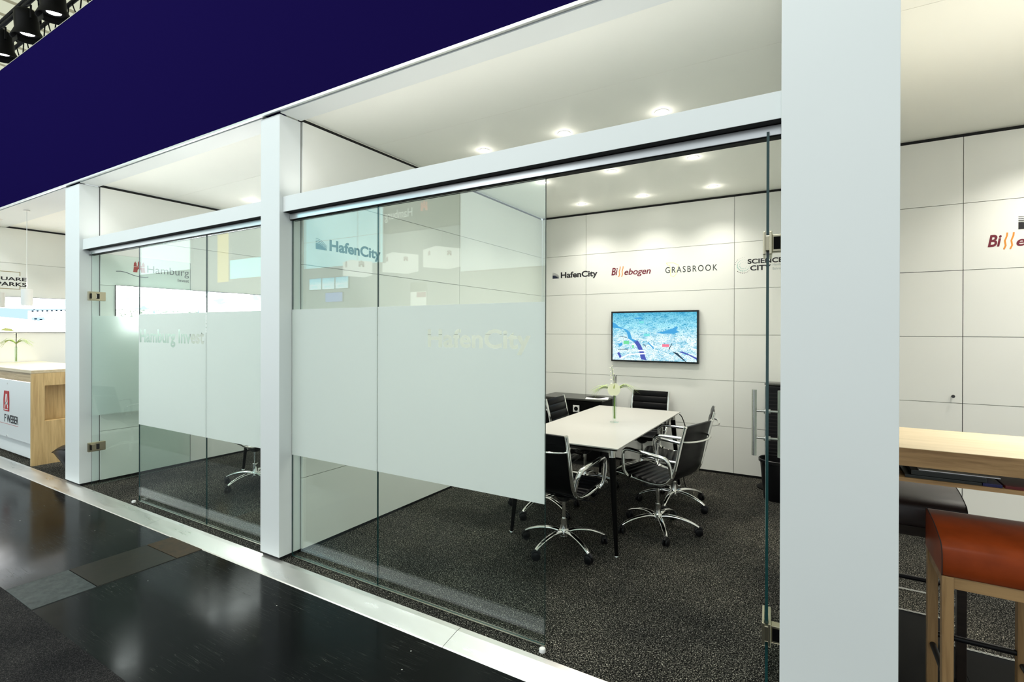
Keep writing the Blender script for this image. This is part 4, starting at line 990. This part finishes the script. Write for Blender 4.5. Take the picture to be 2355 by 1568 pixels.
for i, (x, lab) in enumerate(((-10.1, 'black stage spotlight at the left picture edge, lowest of the visible ones'), (-9.13, 'black stage spotlight with lit lens, middle one under the truss'), (-8.24, 'black stage spotlight nearest the top edge of the picture'), (-7.3, 'black stage spotlight above the picture edge'))):
    if spot0 is None:
        s = thing('stage_spotlight', lab, 'spotlight', (x, 2.53, 5.87), 0, 'stage spotlights on the truss'); spot0 = s
        T = Matrix.Rotation(R(4), 4, 'X')
        q = MB(); q.lathe([(0, .16), (.09, .16), (.125, .12), (.13, .04), (.13, -.10), (.185, -.215), (.175, -.215), (.12, -.08), (0, -.07)], 24, T=Matrix.Translation((0, 0, -.16)) @ T); q.build('housing', 'black', s)
        q = MB(); q.tube([(-.15, 0, -.15), (-.15, 0, .02), (0, 0, .06), (.15, 0, .02), (.15, 0, -.15)], .012, 8); q.tube([(0, 0, .05), (0, .0, .075)], .018, 8); q.build('yoke', 'black', s)
        q = MB(); q.lathe([(0.0001, -.15), (.075, -.15)], 24, T=Matrix.Translation((0, 0, -.16)) @ T); q.build('lens', mk_emit('spot_lens', (.95, .97, 1), 12), s)
        for sg in (-1, 1):
            q = MB(); q.box((-.09, sg*.13, -.26), (.09, sg*.135, -.20), T=Matrix.Translation((0, 0, -.20)) @ T); q.build('barn_door', 'black', s)
    else:
        s = copy_tree(spot0); s.location.x = x; s['label'] = lab
p = MB(); p.tube([(-8.0, 2.9, 4.9), (-8.0, 2.9, 11.5)], .006, 6); tag(p.build('suspension_cable', 'white'), 'thin pale suspension cable right of the spotlights', 'cable')

# ------------------------------------------------------------------ opposite stand across the aisle (seen in the glass)
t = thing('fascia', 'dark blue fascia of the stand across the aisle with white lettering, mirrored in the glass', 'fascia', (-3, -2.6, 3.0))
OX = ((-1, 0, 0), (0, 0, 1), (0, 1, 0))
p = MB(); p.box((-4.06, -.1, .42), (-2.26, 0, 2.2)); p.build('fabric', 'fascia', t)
a = MB(); put_flat(a, text_data('Hamburg', .69, .215, -.002), (-3.35, 0, .62), *OX); a.build('lettering', 'e_cube', t)  # lettering and gate emit light so their mirror image shows
a = MB(); gate(a, (-2.98, 0, .74), OX, .17); a.build('gate_icon', mk_emit('glowing_red_gate', (1, .12, .05), 2), t)
M['e_ltw'] = mk_emit('glowing_white_fabric', (.90, .97, 1), 2.6); M['e_ltc'] = mk_emit('glowing_cyan_fabric', (.50, .93, 1), 3.0)  # emission stands in for hall light falling on the panels
t = thing('glowing_banner', 'tall white banner made to glow across the aisle, mirrored at the glass edge', 'banner', (-4.4, -2.6, 2.58))
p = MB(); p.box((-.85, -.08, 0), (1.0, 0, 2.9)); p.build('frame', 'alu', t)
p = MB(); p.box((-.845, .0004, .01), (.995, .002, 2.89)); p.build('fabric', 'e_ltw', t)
t = thing('glowing_banner', 'pale cyan panel wall made to glow across the aisle, mirrored behind the lettering', 'banner', (-8.3, -2.6, 2.87))
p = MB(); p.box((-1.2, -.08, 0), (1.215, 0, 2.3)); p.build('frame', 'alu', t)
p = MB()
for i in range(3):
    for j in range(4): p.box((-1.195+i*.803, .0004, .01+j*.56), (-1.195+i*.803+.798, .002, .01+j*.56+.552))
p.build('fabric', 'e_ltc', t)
for i, (x, z, w) in enumerate(((-7.39, 2.60, .52), (-8.52, 2.98, .80), (-7.24, 3.02, .80))):
    t = thing('hanging_cube', ('left', 'middle', 'right')[i]+' one of three lit white cubes with red gates, mirrored in the glass', 'cube lamp', (x, -2.25 if i == 0 else -4.6, z), R(25), 'lit cubes hanging across the aisle')
    h = w/2*.82; ch = .26 if i == 0 else .40; p = MB(); p.box((-h, -h, 0), (h, h, ch)); p.build('lit_body', 'e_cube', t, bevel=.01)
    a = MB(); gate(a, (.06, h, ch*.55), OX, .11); a.build('gate_icon', 'redlogo', t); a = MB(); gate(a, (h, -.06, ch*.55), ((0, 1, 0), (0, 0, 1), (1, 0, 0)), .11); a.build('gate_icon', 'redlogo', t)
    a = MB(); a.tube([(0, 0, ch), (0, 0, 8.5)], .004, 6); a.build('suspension', 'black', t)
for i, x in enumerate((-11.85, -11.33, -10.81)):
    t = thing('wall_screen', ('left', 'middle', 'right')[i]+' screen of a row of three across the aisle, mirrored in the glass', 'screen', (x, -4.6, 2.66), 0, 'screens across the aisle')
    p = MB(); p.box((0, -.05, 0), (.50, 0, .32)); p.build('housing', 'black', t)
    p = MB(); p.box((.01, .0003, .01), (.49, .0015, .31)); p.build('picture', 'citybright', t)
t = thing('backlit_sign', 'small blue lit sign below the screens across the aisle', 'sign', (-11.2, -4.6, 2.32))
p = MB(); p.box((0, -.04, 0), (.68, 0, .26)); p.build('housing', 'black', t)
p = MB(); p.box((.01, .0003, .01), (.67, .0015, .25)); p.build('face', mk_emit('lit_blue_sign', (.25, .35, .95), 2.2), t)
t = thing('backlit_sign', 'small white and red lit sign across the aisle, right of the cubes', 'sign', (-8.2, -4.6, 2.15))
p = MB(); p.box((0, -.04, 0), (.50, 0, .55)); p.build('housing', 'white', t)
p = MB(); p.box((.01, .0003, .01), (.49, .0015, .33)); p.build('face', 'e_cube', t)
p = MB(); p.box((.20, .002, .20), (.48, .003, .32)); p.build('red_field', 'e_pink', t)
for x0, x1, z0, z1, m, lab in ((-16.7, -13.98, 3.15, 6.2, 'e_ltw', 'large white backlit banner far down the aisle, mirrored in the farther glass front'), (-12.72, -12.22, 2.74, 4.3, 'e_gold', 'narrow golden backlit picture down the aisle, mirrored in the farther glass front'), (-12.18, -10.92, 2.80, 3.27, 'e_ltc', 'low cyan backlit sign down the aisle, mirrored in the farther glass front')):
    t = thing('glowing_banner', lab, 'banner', ((x0+x1)/2, -2.6, z0)); w = (x1-x0)/2; h = z1-z0
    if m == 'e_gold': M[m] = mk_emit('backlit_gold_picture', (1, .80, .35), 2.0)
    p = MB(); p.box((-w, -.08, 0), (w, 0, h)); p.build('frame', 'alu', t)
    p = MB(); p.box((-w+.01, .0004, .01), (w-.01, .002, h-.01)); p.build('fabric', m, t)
